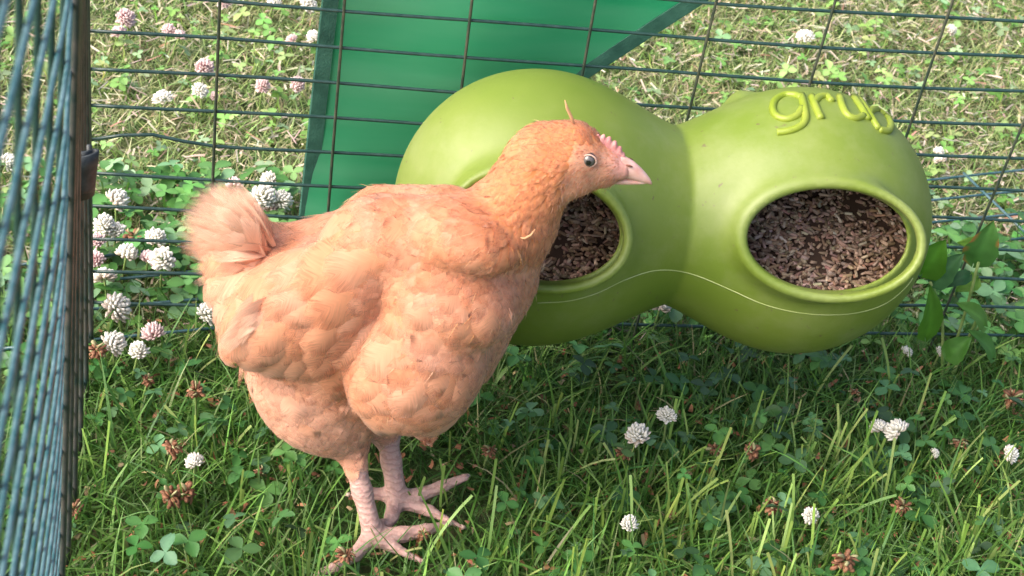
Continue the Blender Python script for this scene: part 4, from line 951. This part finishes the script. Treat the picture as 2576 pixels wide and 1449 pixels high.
W = [  # u, v, height, kind, size, label
    (315, 46, .02, 'pink', 1.15, 'pink clover flower at the top left beside the corner of the pen, uppermost there'),
    (300, 84, .02, 'pink', 1.1, 'pale pink clover flower just below the topmost left one'),
    (425, 76, .02, 'pink', .9, 'small pinkish clover flower behind the top visible fence wire near the corner'),
    (452, 92, .018, 'pink', .9, 'faded pink clover flower under the second top wire right of the corner'),
    (513, 171, .02, 'pink', 1.1, 'round pale pink clover flower touching the first upright wire'),
    (503, 228, .02, 'white', 1.0, 'white clover flower left of the first upright wire, in the third row of mesh'),
    (410, 249, .02, 'white', 1.1, 'white clover flower resting on the fourth visible fence wire above the tail'),
    (540, 243, .016, 'pink', .6, 'small flattened pink clover flower right beside the first upright wire'),
    (735, 102, .018, 'pink', .9, 'pink clover flower at the left side of the green cloth, upper one'),
    (748, 212, .018, 'pink', 1.0, 'dull pink clover flower near the left hem of the green cloth, lower one'),
    (662, 218, .018, 'pink', 1.0, 'withering pink clover flower midway between the first upright wire and the cloth'),
    (690, 8, .02, 'white', 1.0, 'white clover flower at the top edge left of the green cloth'),
    (790, 95, .02, 'white', 1.0, 'white clover flower tucked against the dark hem of the green cloth'),
    (775, 12, .02, 'white', 1.1, 'white clover flower at the top edge touching the green cloth'),
    (565, 6, .02, 'pink', 1.0, 'pale clover flower at the top edge above the first upright wire'),
    (20, 411, .02, 'white', 1.1, 'white clover flower seen through the left panel at the picture edge'),
    (2026, 94, .02, 'white', 1.3, 'large white clover flower alone in the lawn at upper right'),
    (2392, 76, .02, 'white', .8, 'small white clover flower beside the upright wire in the upper right corner'),
    (2360, 384, .025, 'white', .8, 'white clover flower on the fence wire right of the right ball'),
    (2366, 404, .02, 'white', .8, 'pair mate of the white clover flower on the wire, the lower one'),
    (590, 467, .03, 'pink', .9, 'pink clover flower just above the tail feathers'),
    (676, 455, .03, 'white', 1.0, 'white clover flower above the back beside a fence wire'),
    (660, 497, .035, 'white', 1.4, 'big white clover flower behind the tail, left one of two'),
    (708, 505, .03, 'white', 1.2, 'white clover flower between tail and back, right one of two'),
    (680, 525, .025, 'pink', 1.0, 'pinkish clover flower lowest in the cluster between tail and back'),
    (290, 507, .035, 'white', 1.35, 'large white clover flower near the corner just under the clip'),
    (262, 568, .03, 'white', 1.2, 'white clover flower left of the brown dead leaf, at the corner'),
    (244, 608, .03, 'pink', 1.0, 'pale pink clover flower against the corner post'),
    (292, 582, .025, 'white', 1.0, 'cream clover flower tucked low beside the brown dead flower'),
    (391, 600, .03, 'white', 1.2, 'white clover flower left of the tail beside a brown dead one'),
    (318, 640, .035, 'white', 1.2, 'white clover flower leaning left on a teal ground wire'),
    (372, 655, .03, 'pink', 1.1, 'spiky pink tinged clover flower touching a white one below the tail level'),
    (408, 652, .035, 'white', 1.2, 'white clover flower at the right of the spiky pink one'),
    (243, 652, .03, 'pink', .9, 'pink clover flower lowest at the corner post'),
    (262, 700, .03, 'white', 1.2, 'white clover flower between two fence wires close to the corner post'),
    (292, 775, .03, 'white', 1.3, 'white clover flower crossed by the third lowest fence wire'),
    (524, 790, .025, 'white', 1.3, 'white clover flower by the first upright wire under the tail'),
    (570, 795, .02, 'white', .8, 'small white clover flower half hidden by the wing tip'),
    (284, 866, .03, 'white', 1.2, 'white clover flower at the foot of the fence beside the brown hanging one'),
    (386, 842, .03, 'pink', 1.1, 'peach tinted clover flower on the lowest fence wire'),
    (349, 885, .03, 'white', 1.0, 'white clover flower below the lowest fence wire inside the pen'),
    (1660, 776, .03, 'white', 1.1, 'white clover flower seen in the gap under the neck of the feeder'),
    (490, 1165, .030, 'white', .8, 'small white clover flower in the grass left of the legs'),
    (1605, 1096, .035, 'white', 1.2, 'white clover flower in front of the feeder, larger and lower of two'),
    (1677, 1046, .035, 'white', .9, 'white clover flower in front of the feeder, smaller and upper of two'),
    (2258, 1086, .035, 'white', 1.2, 'white clover flower at right behind a green leaf, brighter of two touching'),
    (2212, 1080, .032, 'white', .95, 'cream clover flower touching a brighter one at right'),
    (2540, 1142, .030, 'white', .9, 'white clover flower at the right edge of the picture'),
    (2040, 1298, .035, 'white', .8, 'small white and orange clover flower low at right of centre'),
    (1582, 1320, .030, 'white', .8, 'greenish fading clover flower low in the middle of the grass'),
    (2350, 1140, .02, 'white', .5, 'tiny white clover flower in the grass left of the edge one'),
    (2280, 885, .02, 'white', .6, 'small white clover flower under the right ball beside the weed'),
    (2365, 885, .02, 'white', .6, 'small white clover flower among the weed stems'),
]
for a_ in W: clover(*a_)
for u, v, z, s, lab in [
    (332, 598, .03, 1.4, 'brown dead clover flower behind the fence between two white ones'),
    (243, 882, .035, 1.3, 'large brown drooping clover flower at the foot of the left panel'),
    (492, 984, .035, 1.0, 'rust brown dead clover flower on a stalk left of the breast'),
    (372, 957, .03, .8, 'small brown dead clover flower below the lowest fence wire'),
    (435, 1128, .035, 1.0, 'round brown dead clover flower left of the legs, near its white neighbour'),
    (430, 1250, .025, 1.2, 'brown shrivelled clover flower low at left, left one of two touching'),
    (468, 1240, .025, 1.2, 'brown shrivelled clover flower low at left, right one of two touching'),
    (186, 1280, .03, 1.0, 'tan dead clover flower hanging against the left panel'),
    (655, 1187, .02, .8, 'dark brown dead clover flower close left of the near leg'),
    (869, 1400, .035, 1.1, 'orange brown dead clover flower lying over the near foot'),
    (1570, 1143, .028, 1.0, 'brown dead clover flower under the larger white one'),
    (1232, 1135, .022, .9, 'brown withered clover flower right of the breast tip'),
    (1893, 1137, .028, 1.1, 'dark rust dead clover flower right of centre beneath the feeder'),
    (1945, 1272, .028, 1.2, 'reddish brown dead clover flower among bare stalks'),
    (2125, 1412, .038, 1.3, 'large rust coloured clover flower drooping at the bottom edge'),
    (2545, 1000, .028, 1.4, 'big brown dead clover flower near the right edge'),
    (2415, 1115, .022, 1.1, 'flat red brown dead clover flower left of the edge flower'),
    (2270, 1275, .025, 1.1, 'dull brown dead clover flower at lower right beside a fallen stalk'),
    (1800, 1130, .02, .9, 'brown dead clover flower left of the dark rust one'),
    (1065, 1345, .02, .7, 'small brown dead clover flower right of the near foot'),
    (2150, 985, .025, .7, 'small reddish dead clover flower in the shade below the feeder')]:
    clover(u, v, z, 'dry', s, lab, .3)

# ================================================================ BROAD LEAVED WEED at the right of the feeder
def leaf_nodes(nt, b): col_nodes(nt, b, .35)
m_weed = mat('weed_leaf', (.08, .2, .04), .6, leaf_nodes, spec=.45)
def leaf_mesh(base, tip, wid, up, cols, edge=0.0, name='leaf', root=None, heart=.25):
    base, tip = np.array(base), np.array(tip); ax = tip - base; L_ = np.linalg.norm(ax); ax = ax / L_; s = np.cross(ax, up); s /= np.linalg.norm(s); nn = np.cross(s, ax)
    R_, K_ = 10, 7; vv, cc = [], []
    for i in range(R_):
        t = i / (R_ - 1); wd = wid * math.sin(math.pi * min(1, t ** .62)) ** .75 + .0002
        for j in range(K_):
            a_ = (j - 3) / 3; e_ = 1 + .05 * math.sin(i * 2.3 + j * 4)
            vv.append(base + ax * L_ * (t - heart * .35 * abs(a_) * (1 - t) ** 3) + s * wd * a_ * e_ + nn * (L_ * (.10 * math.sin(t * 3) - .12 * t * t) - wid * .18 * (1 - abs(a_)) + .001 * math.sin(7 * t + 3 * a_)))
            c = np.array(cols) * (1.25 if j == 3 else 1) * random.uniform(.9, 1.1)
            if edge and abs(a_) > .9 and random.random() < edge: c = np.array([.42, .17, .05])
            cc.append(c)
    gi = np.arange(R_ * K_).reshape(R_, K_); F_ = np.stack([gi[:-1, :-1], gi[1:, :-1], gi[1:, 1:], gi[:-1, 1:]], -1).reshape(-1, 4)
    return adopt(mesh(name, np.array(vv), F_, m_weed, col=np.array(cc)), root)
wy = np.array([0, -.035, 0.]); 
def wp(u, v, y=-.035): return onplane(u, v, np.array([0, y, 0.]), np.array([0, 1., 0]))
r0 = wp(2400, 880); root = empty('broad_leaved_weed', (r0[0], r0[1], 0)); tag(root, 'leafy green weed with one brown edged leaf growing beside the right ball', 'weed')
for (b_, t_, wd, cc, ed, yo) in (((2320, 690), (2375, 610), .0135, (.09, .26, .02), 0, -.03), ((2345, 715), (2420, 640), .010, (.06, .17, .06), 0, -.035), ((2490, 640), (2420, 605), .009, (.16, .32, .04), 0, -.02),
                              ((2450, 665), (2500, 565), .013, (.07, .20, .04), .55, -.03), ((2330, 850), (2350, 730), .010, (.08, .22, .02), 0, -.04), ((2440, 690), (2375, 720), .006, (.02, .09, .03), 0, -.03),
                              ((2460, 700), (2405, 730), .008, (.12, .26, .03), 0, -.025), ((2480, 820), (2420, 760), .009, (.10, .24, .04), 0, -.045), ((2380, 900), (2440, 850), .010, (.07, .2, .03), 0, -.05), ((2500, 900), (2450, 830), .008, (.09, .24, .05), 0, -.04)):
    B1, T1 = wp(*b_, yo), wp(*t_, yo - .004); wd *= .88; leaf_mesh(B1, T1, wd, -RC[2] * .7 + UZ * .6, cc, ed, root=root)
sp = []
for pts in (((2400, 905), (2370, 800), (2340, 710)), ((2395, 905), (2430, 780), (2462, 660)), ((2410, 900), (2450, 820), (2470, 780)), ((2400, 905), (2440, 860), (2480, 800))):
    P_ = [wp(u, v, -.035) for u, v in pts]; P_[0][2] = 0; sp.append(smooth_path(P_, 5))
V_, F_ = tubes(sp, .0011, 7); adopt(mesh('stems', V_, F_, m_stem), root)
